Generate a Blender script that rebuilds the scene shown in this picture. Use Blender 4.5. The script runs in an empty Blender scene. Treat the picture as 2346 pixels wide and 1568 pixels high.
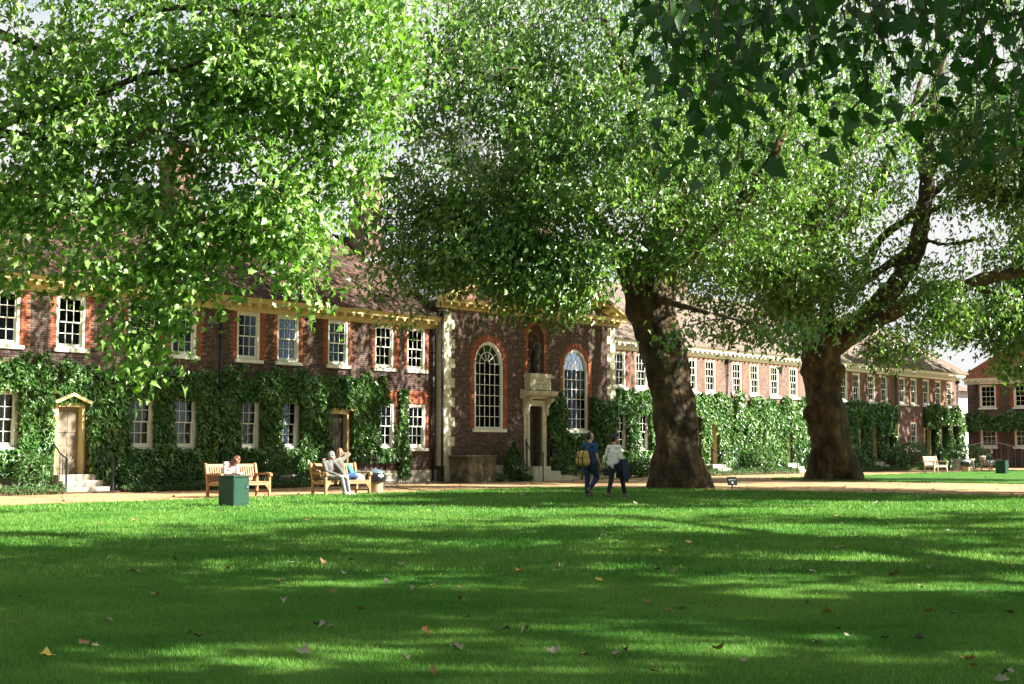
import bpy, math, random
import numpy as np
from mathutils import Vector, Matrix

# ---------------------------------------------------------------- camera, sky, sun, exposure
scene = bpy.context.scene
COL = scene.collection
rad = math.radians
EYE = 1.35
OX, OY = 15.26942534, 42.63631369          # where the facade line starts, seen from the camera
CA, SA = 0.6348119, 0.77266671             # facade direction
FPX, TILT = 3258.33, rad(4.3)

def cw(X, Y, h=None):
    """ground point (X right, Y ahead of the camera) -> world (x along facade, y into the building)"""
    qx, qy = X + OX, Y - OY
    s, n = qx*CA + qy*SA, qx*SA - qy*CA
    return (s, -n) if h is None else (s, -n, h)

def at(px, py, Y):
    """photo pixel (2346 wide) at distance Y -> world point"""
    a, b = px-1173, -(py-784)
    d = (a, FPX*math.cos(TILT)-b*math.sin(TILT), FPX*math.sin(TILT)+b*math.cos(TILT))
    t = Y/d[1]
    return Vector(cw(d[0]*t, Y, EYE+d[2]*t))

cam_d = bpy.data.cameras.new('camera')
cam_d.lens = 50.0; cam_d.sensor_width = 36.0
cam_d.clip_start = 0.1; cam_d.clip_end = 3000
cam = bpy.data.objects.new('camera', cam_d); COL.objects.link(cam)
cx0, cy0 = cw(0, 0)
cam.location = (cx0, cy0, EYE)
dx, dy = cw(0, 1); dx -= cx0; dy -= cy0
fwd = Vector((dx*math.cos(TILT), dy*math.cos(TILT), math.sin(TILT)))
cam.rotation_euler = fwd.to_track_quat('-Z', 'Y').to_euler()
scene.camera = cam

SUN_EL = rad(34)
sx, sy = 0.446, -0.895                      # direction towards the sun on the ground
sl = math.hypot(sx, sy); sx /= sl; sy /= sl
SUN = Vector((sx*math.cos(SUN_EL), sy*math.cos(SUN_EL), math.sin(SUN_EL)))
ld = bpy.data.lights.new('sun', 'SUN'); ld.energy = 5.0; ld.angle = rad(0.53); ld.color = (1.0, 0.94, 0.83)
lo = bpy.data.objects.new('sun', ld); COL.objects.link(lo)
lo.rotation_euler = (-SUN).to_track_quat('-Z', 'Y').to_euler(); lo.location = (0, -60, 60)

world = bpy.data.worlds.new('World'); scene.world = world; world.use_nodes = True
nt = world.node_tree; nt.nodes.clear()
wo = nt.nodes.new('ShaderNodeOutputWorld'); bg = nt.nodes.new('ShaderNodeBackground')
sky = nt.nodes.new('ShaderNodeTexSky'); sky.sky_type = 'NISHITA'; sky.sun_disc = False
sky.sun_elevation = SUN_EL; sky.sun_rotation = math.atan2(sx, sy)
sky.air_density = 1.2; sky.dust_density = 2.0
tc = nt.nodes.new('ShaderNodeTexCoord'); mp = nt.nodes.new('ShaderNodeMapping'); mp.inputs['Scale'].default_value = (2.2, 2.2, 5)
nz = nt.nodes.new('ShaderNodeTexNoise'); nz.inputs['Scale'].default_value = 1.6; nz.inputs['Detail'].default_value = 6
rp = nt.nodes.new('ShaderNodeValToRGB'); rp.color_ramp.elements[0].position = 0.33; rp.color_ramp.elements[1].position = 0.48
mx = nt.nodes.new('ShaderNodeMixRGB'); mx.inputs[2].default_value = (4.1, 4.1, 4.1, 1)
nt.links.new(tc.outputs['Generated'], mp.inputs['Vector']); nt.links.new(mp.outputs[0], nz.inputs['Vector'])
nt.links.new(nz.outputs['Fac'], rp.inputs[0]); nt.links.new(rp.outputs[0], mx.inputs[0])
nt.links.new(sky.outputs[0], mx.inputs[1]); nt.links.new(mx.outputs[0], bg.inputs['Color'])
bg.inputs['Strength'].default_value = 0.05
nt.links.new(bg.outputs[0], wo.inputs['Surface'])

vs = scene.view_settings
vs.view_transform = 'Standard'; vs.look = 'None'; vs.gamma = 1.0; vs.use_curve_mapping = False
vs.exposure = 2.2
scene.cycles.max_bounces = 6; scene.cycles.transparent_max_bounces = 8
scene.cycles.diffuse_bounces = 3; scene.cycles.use_denoising = True

# ---------------------------------------------------------------- helpers
rnd = random.Random(7)
RN = np.random.default_rng(11)

def tag(o, label=None, cat=None, group=None, kind=None):
    if label: o['label'] = label
    if cat: o['category'] = cat
    if group: o['group'] = group
    if kind: o['kind'] = kind
    return o

def empty(name, loc, rz=0.0, label=None, cat=None, group=None):
    o = bpy.data.objects.new(name, None); COL.objects.link(o)
    o.empty_display_size = 0.1
    o.location = loc; o.rotation_euler = (0, 0, rz)
    return tag(o, label, cat, group)

def link(name, me, parent=None, loc=None, rot=None):
    o = bpy.data.objects.new(name, me); COL.objects.link(o)
    if parent is not None: o.parent = parent
    if loc is not None: o.location = loc
    if rot is not None: o.rotation_euler = rot
    return o

def copy_tree(o, parent=None):
    c = o.copy(); COL.objects.link(c); c.parent = parent
    for ch in o.children: copy_tree(ch, c)
    return c

def np_mesh(name, verts, faces_flat, sizes, mats, mat_idx=None, smooth=False):
    me = bpy.data.meshes.new(name)
    verts = np.asarray(verts, np.float32).reshape(-1, 3)
    faces_flat = np.asarray(faces_flat, np.int32).ravel()
    sizes = np.asarray(sizes, np.int32)
    me.vertices.add(len(verts)); me.vertices.foreach_set('co', verts.ravel())
    me.loops.add(len(faces_flat)); me.loops.foreach_set('vertex_index', faces_flat)
    me.polygons.add(len(sizes))
    st = np.concatenate(([0], np.cumsum(sizes)[:-1])).astype(np.int32)
    me.polygons.foreach_set('loop_start', st)
    if mat_idx is not None: me.polygons.foreach_set('material_index', np.asarray(mat_idx, np.int32))
    if smooth: me.polygons.foreach_set('use_smooth', np.ones(len(sizes), bool))
    for m in (mats if isinstance(mats, (list, tuple)) else [mats]): me.materials.append(m)
    me.update(calc_edges=True)
    return me

class MB:
    def __init__(s): s.v = []; s.f = []
    def add(s, vs, fs):
        b = len(s.v); s.v += [tuple(p) for p in vs]; s.f += [tuple(b+i for i in f) for f in fs]; return s
    def box(s, x0, x1, y0, y1, z0, z1):
        return s.add([(x0,y0,z0),(x1,y0,z0),(x1,y1,z0),(x0,y1,z0),(x0,y0,z1),(x1,y0,z1),(x1,y1,z1),(x0,y1,z1)],
                     [(0,3,2,1),(4,5,6,7),(0,1,5,4),(1,2,6,5),(2,3,7,6),(3,0,4,7)])
    def bevbox(s, x0, x1, y0, y1, z0, z1, b):
        """box with chamfered vertical and top edges"""
        p = [(x0+b,y0),(x1-b,y0),(x1,y0+b),(x1,y1-b),(x1-b,y1),(x0+b,y1),(x0,y1-b),(x0,y0+b)]
        q = [(x0+b+b,y0+b),(x1-b-b,y0+b),(x1-b,y0+b+b),(x1-b,y1-b-b),(x1-b-b,y1-b),(x0+b+b,y1-b),(x0+b,y1-b-b),(x0+b,y0+b+b)]
        vs = [(a,c,z0) for a,c in p]+[(a,c,z1-b) for a,c in p]+[(a,c,z1) for a,c in q]
        fs = [tuple(range(7,-1,-1)), tuple(range(16,24))]
        for k in range(8):
            j = (k+1) % 8
            fs += [(k,j,8+j,8+k),(8+k,8+j,16+j,16+k)]
        return s.add(vs, fs)
    def quad(s, a, b, c, d): return s.add([a,b,c,d], [(0,1,2,3)])
    def poly(s, pts): return s.add(pts, [tuple(range(len(pts)))])
    def prism(s, pts, axis, a, b):
        """2D outline extruded along axis from a to b"""
        def P(p, t): return {'x': (t,p[0],p[1]), 'y': (p[0],t,p[1]), 'z': (p[0],p[1],t)}[axis]
        n = len(pts)
        vs = [P(p,a) for p in pts]+[P(p,b) for p in pts]
        fs = [tuple(range(n-1,-1,-1)), tuple(range(n,2*n))]+[(k,(k+1)%n,n+(k+1)%n,n+k) for k in range(n)]
        return s.add(vs, fs)
    def tube(s, path, radii, seg=8, cap=True, squash=None):
        path = [Vector(p) for p in path]
        if not hasattr(radii, '__len__'): radii = [radii]*len(path)
        vs = []; n = len(path)
        up = Vector((0,0,1))
        d0 = (path[1]-path[0]).normalized()
        a = d0.cross(up) if abs(d0.z) < 0.95 else d0.cross(Vector((1,0,0)))
        a.normalize()
        for i in range(n):
            d = (path[min(i+1,n-1)]-path[max(i-1,0)])
            if d.length < 1e-9: d = Vector((0,0,1))
            d.normalize()
            a = (a - d*a.dot(d))
            if a.length < 1e-6: a = d.orthogonal()
            a.normalize(); b = d.cross(a)
            for k in range(seg):
                t = 2*math.pi*k/seg
                r = radii[i]
                if squash: r *= squash(i, t)
                vs.append(path[i] + (a*math.cos(t)+b*math.sin(t))*r)
        fs = []
        for i in range(n-1):
            for k in range(seg):
                j = (k+1) % seg
                fs.append((i*seg+k, i*seg+j, (i+1)*seg+j, (i+1)*seg+k))
        if cap:
            fs.append(tuple(range(seg-1,-1,-1))); fs.append(tuple((n-1)*seg+k for k in range(seg)))
        return s.add(vs, fs)
    def lathe(s, prof, cx=0, cy=0, seg=16):
        vs = []; n = len(prof)
        for r, z in prof:
            for k in range(seg):
                t = 2*math.pi*k/seg
                vs.append((cx+r*math.cos(t), cy+r*math.sin(t), z))
        fs = [(i*seg+k, i*seg+(k+1)%seg, (i+1)*seg+(k+1)%seg, (i+1)*seg+k) for i in range(n-1) for k in range(seg)]
        fs += [tuple(range(seg-1,-1,-1)), tuple((n-1)*seg+k for k in range(seg))]
        return s.add(vs, fs)
    def ball(s, c, r, sc=(1,1,1), seg=10, rings=7, rot=None):
        vs = []; c = Vector(c)
        for i in range(1, rings):
            ph = math.pi*i/rings
            for k in range(seg):
                t = 2*math.pi*k/seg
                p = Vector((math.sin(ph)*math.cos(t)*r*sc[0], math.sin(ph)*math.sin(t)*r*sc[1], math.cos(ph)*r*sc[2]))
                if rot is not None: p = rot @ p
                vs.append(c+p)
        t_, b_ = Vector((0,0,r*sc[2])), Vector((0,0,-r*sc[2]))
        if rot is not None: t_, b_ = rot@t_, rot@b_
        vs += [c+t_, c+b_]
        T, B = (rings-1)*seg, (rings-1)*seg+1
        fs = [(i*seg+k, (i+1)*seg+k, (i+1)*seg+(k+1)%seg, i*seg+(k+1)%seg) for i in range(rings-2) for k in range(seg)]
        fs += [(T, k, (k+1)%seg) for k in range(seg)]+[(B, (rings-2)*seg+(k+1)%seg, (rings-2)*seg+k) for k in range(seg)]
        return s.add(vs, fs)
    def cap(s, a, b, ra, rb, seg=10):
        """tapered capsule"""
        a, b = Vector(a), Vector(b)
        d = b-a; L = d.length
        if L < 1e-6: return s.ball(a, ra, seg=seg)
        d.normalize()
        pts, rs = [], []
        for t in (-0.98,-0.8,-0.45): pts.append(a+d*ra*t); rs.append(ra*math.sqrt(1-t*t))
        pts += [a, a.lerp(b, .33), a.lerp(b, .66), b]; rs += [ra, ra+(rb-ra)*.33, ra+(rb-ra)*.66, rb]
        for t in (0.45,0.8,0.98): pts.append(b+d*rb*t); rs.append(rb*math.sqrt(1-t*t))
        return s.tube(pts, rs, seg)
    def mesh(s, name, mat, smooth=False):
        me = bpy.data.meshes.new(name); me.from_pydata(s.v, [], s.f)
        for m in (mat if isinstance(mat, (list, tuple)) else [mat]): me.materials.append(m)
        if smooth: me.polygons.foreach_set('use_smooth', np.ones(len(me.polygons), bool))
        me.update(); return me
    def build(s, name, mat, parent=None, smooth=False, loc=None, rot=None):
        return link(name, s.mesh(name, mat, smooth), parent, loc, rot)

# ---------------------------------------------------------------- materials
def mat(name, c1, c2=None, scale=4.0, rough=0.7, bump=0.0, bscale=None, metal=0.0, spec=0.4, detail=5,
        stretch=(1,1,1), lo=0.35, hi=0.65, c3=None, island=False, coord='pos', transl=None, tfac=0.3, bdist=0.02, coat=0, patch=None):
    m = bpy.data.materials.new(name); m.use_nodes = True
    t = m.node_tree; N = t.nodes; L = t.links
    p = N['Principled BSDF']; out = N['Material Output']
    p.inputs['Roughness'].default_value = rough; p.inputs['Metallic'].default_value = metal
    p.inputs['Specular IOR Level'].default_value = spec
    if coat: p.inputs['Coat Weight'].default_value = coat
    vec = None
    if c2 or bump:
        if coord == 'pos':
            g = N.new('ShaderNodeNewGeometry'); src = g.outputs['Position']
        else:
            g = N.new('ShaderNodeTexCoord'); src = g.outputs['Object']
        mpn = N.new('ShaderNodeMapping'); mpn.inputs['Scale'].default_value = stretch
        L.new(src, mpn.inputs['Vector']); vec = mpn.outputs[0]
    def four(c): return (c[0], c[1], c[2], 1)
    col = None
    if c2:
        if island:
            g2 = N.new('ShaderNodeNewGeometry'); fac = g2.outputs['Random Per Island']
        else:
            n1 = N.new('ShaderNodeTexNoise'); n1.inputs['Scale'].default_value = scale; n1.inputs['Detail'].default_value = detail
            n1.inputs['Roughness'].default_value = 0.6
            L.new(vec, n1.inputs['Vector']); fac = n1.outputs['Fac']
        r = N.new('ShaderNodeValToRGB'); e = r.color_ramp.elements
        if island: e[0].position = 0.0; e[1].position = 1.0
        else: e[0].position = lo; e[1].position = hi
        e[0].color = four(c1); e[1].color = four(c2)
        if c3:
            k = e.new((e[0].position+e[1].position)/2); k.color = four(c3)
        L.new(fac, r.inputs[0]); col = r.outputs[0]
        if patch:
            n3 = N.new('ShaderNodeTexNoise'); n3.inputs['Scale'].default_value = patch[0]; n3.inputs['Detail'].default_value = 4
            L.new(vec, n3.inputs['Vector'])
            r3 = N.new('ShaderNodeValToRGB'); r3.color_ramp.elements[0].position = .36; r3.color_ramp.elements[1].position = .64
            r3.color_ramp.elements[0].color = four(patch[1]); r3.color_ramp.elements[1].color = four(patch[2]); L.new(n3.outputs['Fac'], r3.inputs[0])
            m3 = N.new('ShaderNodeMixRGB'); m3.blend_type = 'MULTIPLY'; m3.inputs[0].default_value = 1
            L.new(col, m3.inputs[1]); L.new(r3.outputs[0], m3.inputs[2]); col = m3.outputs[0]
        L.new(col, p.inputs['Base Color'])
    else:
        p.inputs['Base Color'].default_value = four(c1)
    if bump:
        n2 = N.new('ShaderNodeTexNoise'); n2.inputs['Scale'].default_value = bscale or scale*3; n2.inputs['Detail'].default_value = 6
        L.new(vec, n2.inputs['Vector'])
        b = N.new('ShaderNodeBump'); b.inputs['Strength'].default_value = bump; b.inputs['Distance'].default_value = bdist
        L.new(n2.outputs['Fac'], b.inputs['Height']); L.new(b.outputs[0], p.inputs['Normal'])
    if transl:
        tr = N.new('ShaderNodeBsdfTranslucent')
        if col is not None:
            mm = N.new('ShaderNodeMixRGB'); mm.blend_type = 'MULTIPLY'; mm.inputs[0].default_value = 1
            L.new(col, mm.inputs[1]); mm.inputs[2].default_value = four(transl); L.new(mm.outputs[0], tr.inputs['Color'])
        else: tr.inputs['Color'].default_value = four(transl)
        ms = N.new('ShaderNodeMixShader'); ms.inputs[0].default_value = tfac
        L.new(p.outputs[0], ms.inputs[1]); L.new(tr.outputs[0], ms.inputs[2]); L.new(ms.outputs[0], out.inputs['Surface'])
    return m

def brick_mat(name, a, b, mortar, bw=0.225, bh=0.075, ms=0.012, axis='x', rough=0.85, dirt=0.35, bump=0.5):
    """brick courses in true size; axis = horizontal axis of the wall"""
    m = bpy.data.materials.new(name); m.use_nodes = True
    t = m.node_tree; N = t.nodes; L = t.links; p = N['Principled BSDF']
    p.inputs['Roughness'].default_value = rough; p.inputs['Specular IOR Level'].default_value = 0.25
    g = N.new('ShaderNodeNewGeometry'); sp = N.new('ShaderNodeSeparateXYZ'); cb = N.new('ShaderNodeCombineXYZ')
    L.new(g.outputs['Position'], sp.inputs[0])
    if axis == 'xy':
        ad = N.new('ShaderNodeMath'); ad.operation = 'ADD'; L.new(sp.outputs[0], ad.inputs[0]); L.new(sp.outputs[1], ad.inputs[1]); L.new(ad.outputs[0], cb.inputs[0])
    else: L.new(sp.outputs[0 if axis == 'x' else 1], cb.inputs[0])
    L.new(sp.outputs[2], cb.inputs[1])
    br = N.new('ShaderNodeTexBrick'); br.inputs['Scale'].default_value = 1.0
    br.inputs['Brick Width'].default_value = bw; br.inputs['Row Height'].default_value = bh; br.inputs['Mortar Size'].default_value = ms/2
    br.inputs['Color1'].default_value = (*a, 1); br.inputs['Color2'].default_value = (*b, 1); br.inputs['Mortar'].default_value = (*mortar, 1)
    br.inputs['Bias'].default_value = 0.0
    L.new(cb.outputs[0], br.inputs['Vector'])
    n = N.new('ShaderNodeTexNoise'); n.inputs['Scale'].default_value = 0.9; n.inputs['Detail'].default_value = 6
    L.new(g.outputs['Position'], n.inputs['Vector'])
    r = N.new('ShaderNodeValToRGB'); r.color_ramp.elements[0].position = .35; r.color_ramp.elements[1].position = .65
    r.color_ramp.elements[0].color = (1-dirt, 1-dirt, 1-dirt, 1); r.color_ramp.elements[1].color = (1.1, 1.08, 1.05, 1)
    L.new(n.outputs['Fac'], r.inputs[0])
    mm = N.new('ShaderNodeMixRGB'); mm.blend_type = 'MULTIPLY'; mm.inputs[0].default_value = 1
    L.new(br.outputs['Color'], mm.inputs[1]); L.new(r.outputs[0], mm.inputs[2]); L.new(mm.outputs[0], p.inputs['Base Color'])
    b_ = N.new('ShaderNodeBump'); b_.inputs['Strength'].default_value = bump; b_.inputs['Distance'].default_value = 0.01; b_.invert = True
    L.new(br.outputs['Fac'], b_.inputs['Height']); L.new(b_.outputs[0], p.inputs['Normal'])
    return m

M = {}
M['paint'] = mat('cream_paint', (.52,.42,.18), (.62,.52,.25), 3, .45, .12, 40)  # cornice cream with its shaded yellow mixed in; sunlit ranges use joinery
M['joinery'] = mat('white_joinery', (.68,.68,.57), (.78,.78,.69), 3, .4, .1, 40)
M['stone'] = mat('portland_stone', (.42,.41,.30), (.60,.58,.44), 2.2, .8, .35, 25, c3=(.52,.5,.37))
M['step'] = mat('step_stone', (.27,.24,.19), (.42,.38,.31), 2.5, .85, .3, 30)
M['brickwall'] = brick_mat('stock_brick', (.085,.05,.042), (.17,.085,.06), (.20,.16,.12))
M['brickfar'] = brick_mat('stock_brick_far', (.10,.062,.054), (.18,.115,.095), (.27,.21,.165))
M['brickside'] = brick_mat('stock_brick_side', (.10,.055,.045), (.19,.10,.07), (.2,.16,.12), axis='y')
M['chimney'] = brick_mat('chimney_brick', (.12,.065,.05), (.2,.12,.085), (.10,.08,.07), axis='xy', ms=.02)
M['redbrick'] = brick_mat('rubbed_red_brick', (.22,.085,.055), (.29,.12,.075), (.3,.15,.09), ms=.006)
M['redbrick_y'] = brick_mat('rubbed_red_brick_side', (.12,.06,.045), (.40,.11,.05), (.3,.15,.09), ms=.006, axis='y')
M['bricks'] = mat('single_bricks', (.036,.024,.022), (.125,.074,.058), rough=.85, island=True, c3=(.08,.05,.042), bump=.3, bscale=60, bdist=.004)
M['redbricks'] = mat('single_red_bricks', (.23,.05,.022), (.38,.11,.045), rough=.8, island=True, bump=.2, bscale=60, bdist=.003)
M['mortar'] = mat('lime_mortar', (.13,.10,.075), (.2,.16,.12), 8, .9)
M['tile'] = mat('clay_tiles', (.045,.028,.022), (.14,.075,.048), rough=.85, island=True, c3=(.075,.045,.034), bump=.4, bscale=40, bdist=.01)
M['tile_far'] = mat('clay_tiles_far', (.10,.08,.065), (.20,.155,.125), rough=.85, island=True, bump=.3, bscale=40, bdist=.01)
M['tile_red'] = mat('red_clay_tiles', (.20,.06,.03), (.34,.12,.06), rough=.8, island=True)
M['lead'] = mat('lead_sheet', (.22,.23,.24), (.34,.35,.35), 3, .5, .1, 10)
M['iron'] = mat('painted_iron', (.018,.02,.022), rough=.38, spec=.5)
M['pipe'] = mat('cast_iron_pipe', (.02,.022,.028), rough=.4, spec=.5)
M['dark'] = mat('dark_room', (.012,.012,.014), rough=.9)  # flat near-black stands in for unlit rooms behind the windows
M['curtain'] = mat('beige_curtain', (.36,.30,.19), (.48,.41,.28), 2, .9)
M['doorgrey'] = mat('taupe_door_paint', (.17,.14,.10), (.21,.175,.125), 3, .45)
M['doordark'] = mat('dark_door_paint', (.03,.028,.024), (.045,.04,.03), 3, .35)
M['teak'] = mat('oiled_teak', (.25,.125,.055), (.37,.21,.10), 5, .6, .15, 60, stretch=(1,6,6), coord='obj')
M['teakold'] = mat('weathered_teak', (.33,.25,.16), (.45,.36,.25), 5, .7, .15, 60, stretch=(1,6,6), coord='obj')
M['bin'] = mat('green_bin_paint', (.005,.036,.021), (.008,.048,.028), 4, .45, .05, 30)
M['soil'] = mat('dark_soil', (.05,.035,.02), (.09,.06,.035), 6, .95, .6, 20)
M['bronze'] = mat('dark_bronze', (.02,.022,.02), (.05,.055,.045), 6, .45, .2, 20, metal=.3)
M['gravel'] = mat('gravel', (.24,.14,.06), (.42,.29,.16), 0.8, .95, .5, 60, c3=(.34,.22,.11), detail=12)
M['lawn'] = mat('mown_turf', (.028,.11,.012), (.085,.19,.03), 0.9, .9, .8, 90, c3=(.05,.15,.02), detail=12, spec=.15, bdist=.03)
M['glass'] = None
def glass():
    m = bpy.data.materials.new('window_glass'); m.use_nodes = True
    t = m.node_tree; N = t.nodes; L = t.links; N.remove(N['Principled BSDF'])
    g = N.new('ShaderNodeBsdfGlossy'); g.inputs['Roughness'].default_value = .04; g.inputs['Color'].default_value = (.38,.48,.62,1)
    tr = N.new('ShaderNodeBsdfTransparent'); tr.inputs['Color'].default_value = (.75,.8,.8,1)
    fr = N.new('ShaderNodeFresnel'); fr.inputs['IOR'].default_value = 1.5
    nz = N.new('ShaderNodeTexNoise'); nz.inputs['Scale'].default_value = 3
    b = N.new('ShaderNodeBump'); b.inputs['Strength'].default_value = .12; b.inputs['Distance'].default_value = .03
    L.new(nz.outputs['Fac'], b.inputs['Height']); L.new(b.outputs[0], g.inputs['Normal'])
    mx_ = N.new('ShaderNodeMixShader'); L.new(fr.outputs[0], mx_.inputs[0])
    L.new(tr.outputs[0], mx_.inputs[1]); L.new(g.outputs[0], mx_.inputs[2]); L.new(mx_.outputs[0], N['Material Output'].inputs['Surface'])
    return m
M['glass'] = glass()
M['leaf0'] = mat('plane_leaf_sunlit_tone', (.045,.12,.018), (.24,.36,.11), rough=.33, spec=.75, island=True, c3=(.13,.23,.045), transl=(1.5,2.0,.6), tfac=.33, patch=(.7,(.8,.85,.8),(1.15,1.1,1.1)))  # same plane leaf made paler, sunlight lifted into its colour
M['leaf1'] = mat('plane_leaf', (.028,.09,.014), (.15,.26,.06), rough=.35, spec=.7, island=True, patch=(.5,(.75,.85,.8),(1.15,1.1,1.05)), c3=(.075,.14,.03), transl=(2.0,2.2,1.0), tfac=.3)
M['leafdark'] = mat('plane_leaf_painted_shade', (.012,.045,.009), (.035,.105,.018), rough=.5, spec=.3, island=True, transl=(1.4,2.0,.8), tfac=.25)  # leaf colour lowered to hold the deep shade of the bough
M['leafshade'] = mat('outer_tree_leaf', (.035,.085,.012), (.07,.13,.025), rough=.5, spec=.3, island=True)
M['ivy'] = mat('creeper_leaf', (.022,.09,.014), (.14,.26,.075), rough=.33, spec=.65, island=True, patch=(1.1,(.65,.8,.7),(1.25,1.1,1.0)), c3=(.06,.155,.03), transl=(1.6,1.8,.8), tfac=.15)
M['hedge'] = mat('hedge_leaf', (.03,.085,.02), (.07,.15,.035), rough=.5, spec=.4, island=True, transl=(1.5,1.8,.8), tfac=.15)
M['grass'] = mat('grass_blade', (.035,.145,.012), (.16,.33,.06), rough=.55, spec=.3, island=True, patch=(.45,(.62,.8,.6),(1.35,1.12,1.25)), transl=(1.5,1.6,.8), tfac=.25)
M['bark'] = mat('plane_bark', (.014,.012,.008), (.08,.065,.036), 3.0, .9, 1.0, 9, c3=(.045,.032,.016), detail=9, stretch=(1,1,.6), bdist=.10, patch=(1.6,(.6,.6,.65),(1.7,1.55,1.2)))
M['barkpale'] = mat('plane_bark_flaking', (.07,.065,.03), (.30,.27,.13), 1.7, .8, .7, 9, c3=(.12,.115,.05), detail=6, stretch=(1,1,.6), bdist=.05)
M['twig'] = mat('twig_bark', (.06,.045,.025), rough=.8)
M['blackbag'] = mat('black_bin_liner', (.012,.012,.014), rough=.22, spec=.6, bump=.8, bscale=14, bdist=.03, coord='obj')
M['zinc'] = mat('painted_lid', (.10,.16,.20), (.16,.23,.27), 4, .3, metal=.4, spec=.6)
M['concretebin'] = mat('pale_bin_drum', (.26,.19,.11), (.38,.30,.20), 4, .8)
M['sign'] = mat('dark_green_sign', (.010,.024,.02), rough=.7, spec=.1)
M['signwhite'] = mat('sign_lettering', (.8,.8,.76), rough=.6)
M['pale'] = mat('pale_render', (.62,.60,.58), (.7,.68,.66), 1, .9)
M['pot'] = mat('terracotta', (.35,.12,.06), (.42,.17,.08), 3, .8)
# ---------------------------------------------------------------- ground, path, lawns
def sheet(name, pts, z, m, kind='structure'):
    b = MB(); b.poly([(p[0], p[1], z) for p in pts]); o = b.build(name, m); tag(o, kind=kind); return o
def fillet(pts, spec):
    out = []
    for i, p in enumerate(pts):
        r = spec.get(i)
        if not r: out.append(p); continue
        a, b = Vector(pts[i-1]), Vector(pts[(i+1) % len(pts)]); c = Vector(p)
        u1, u2 = (a-c).normalized(), (b-c).normalized()
        A, B = c+u1*r, c+u2*r
        for k in range(9):
            t = k/8; q = A*(1-t)**2 + c*2*t*(1-t) + B*t*t; out.append((q.x, q.y))
    return out
def wobble(pts, amp=.06, step=.6):
    out = []
    for i, p in enumerate(pts):
        q = pts[(i+1) % len(pts)]; d = math.dist(p, q); n = max(1, min(60, int(d/step)))
        for k in range(n):
            t = k/n; out.append((p[0]+(q[0]-p[0])*t+rnd.uniform(-amp, amp)*(k > 0), p[1]+(q[1]-p[1])*t+rnd.uniform(-amp, amp)*(k > 0)))
    return out
g = sheet('ground', [(-300,-300),(500,-300),(500,500),(-300,500)], -0.03, M['soil'])
path = sheet('path', [(-60,-90),(110,-90),(110,4),(-60,4)], 0.0, M['gravel'])
NEAR = wobble(fillet([(-60,-8.55),(16.9,-8.55),(16.9,-70),(-60,-70)], {1: 2.6}))
near_lawn = sheet('lawn', NEAR, 0.025, M['lawn'])
FAR = wobble(fillet([(31.8,-7.2),(66.5,-6.6),(66.5,-60),(31.8,-60)], {0: 3.0, 1: 2}))
far_lawn = sheet('lawn', FAR, 0.025, M['lawn'])
MB().box(-6,19.2,-1.25,0,-.02,.05).build('flower_bed', M['soil'])
MB().box(31.2,73,-1.1,0,-.02,.05).build('flower_bed', M['soil'])
for o in list(COL.objects):
    if o.name.startswith('flower_bed'): tag(o, kind='structure')

# ---------------------------------------------------------------- buildings
def decompose(x0, x1, z0, z1, holes):
    xs = sorted({x0, x1, *[h[0] for h in holes], *[h[1] for h in holes]}); xs = [x for x in xs if x0 <= x <= x1]
    zs = sorted({z0, z1, *[h[2] for h in holes], *[h[3] for h in holes]}); zs = [z for z in zs if z0 <= z <= z1]
    out = []
    for a, b in zip(xs, xs[1:]):
        st = None
        for c, d in zip(zs, zs[1:]):
            mx_, mz_ = (a+b)/2, (c+d)/2
            solid = not any(h[0] < mx_ < h[1] and h[2] < mz_ < h[3] for h in holes)
            if solid: st = c if st is None else st
            if not solid and st is not None: out.append((a, b, st, c)); st = None
        if st is not None: out.append((a, b, st, zs[-1]))
    return out

def wall_mesh(b, x0, x1, z0, z1, holes, y=0.0, depth=.35):
    """front wall with real openings and their reveals; holes = (x0,x1,z0,z1,arched)"""
    rect = [h[:4] if not h[4] else (h[0], h[1], h[2], h[3]) for h in holes]
    for r in decompose(x0, x1, z0, z1, rect): b.quad((r[0],y,r[2]),(r[1],y,r[2]),(r[1],y,r[3]),(r[0],y,r[3]))
    for h in holes:
        a, c, d, e = h[:4]
        if h[4]:
            R = (c-a)/2; zc = e-R; m_ = (a+c)/2
            arc = [(m_-R*math.cos(math.pi*k/20), zc+R*math.sin(math.pi*k/20)) for k in range(21)]
            b.poly([(a,y,zc)]+[(p[0],y,p[1]) for p in arc[1:11]]+[(a,y,e)][:1])
            b.poly([(p[0],y,p[1]) for p in arc[10:]]+[(c,y,e)])
            pts = [(a,d)]+arc+[(c,d)]
        else: pts = [(a,d),(a,e),(c,e),(c,d)]
        for p, q in zip(pts, pts[1:]+pts[:1]):
            b.quad((p[0],y,p[1]),(q[0],y,q[1]),(q[0],y+depth,q[1]),(p[0],y+depth,p[1]))

def in_hole(x, z, holes, m=0.0):
    for h in holes:
        a, c, d, e = h[0]-m, h[1]+m, h[2]-m*0, h[3]+m
        if a < x < c and d < z < e:
            if not h[4]: return True
            R = (h[1]-h[0])/2; zc = h[3]-R; mx_ = (h[0]+h[1])/2
            if z < zc or math.hypot(x-mx_, z-zc) < R+m: return True
    return False

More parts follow.
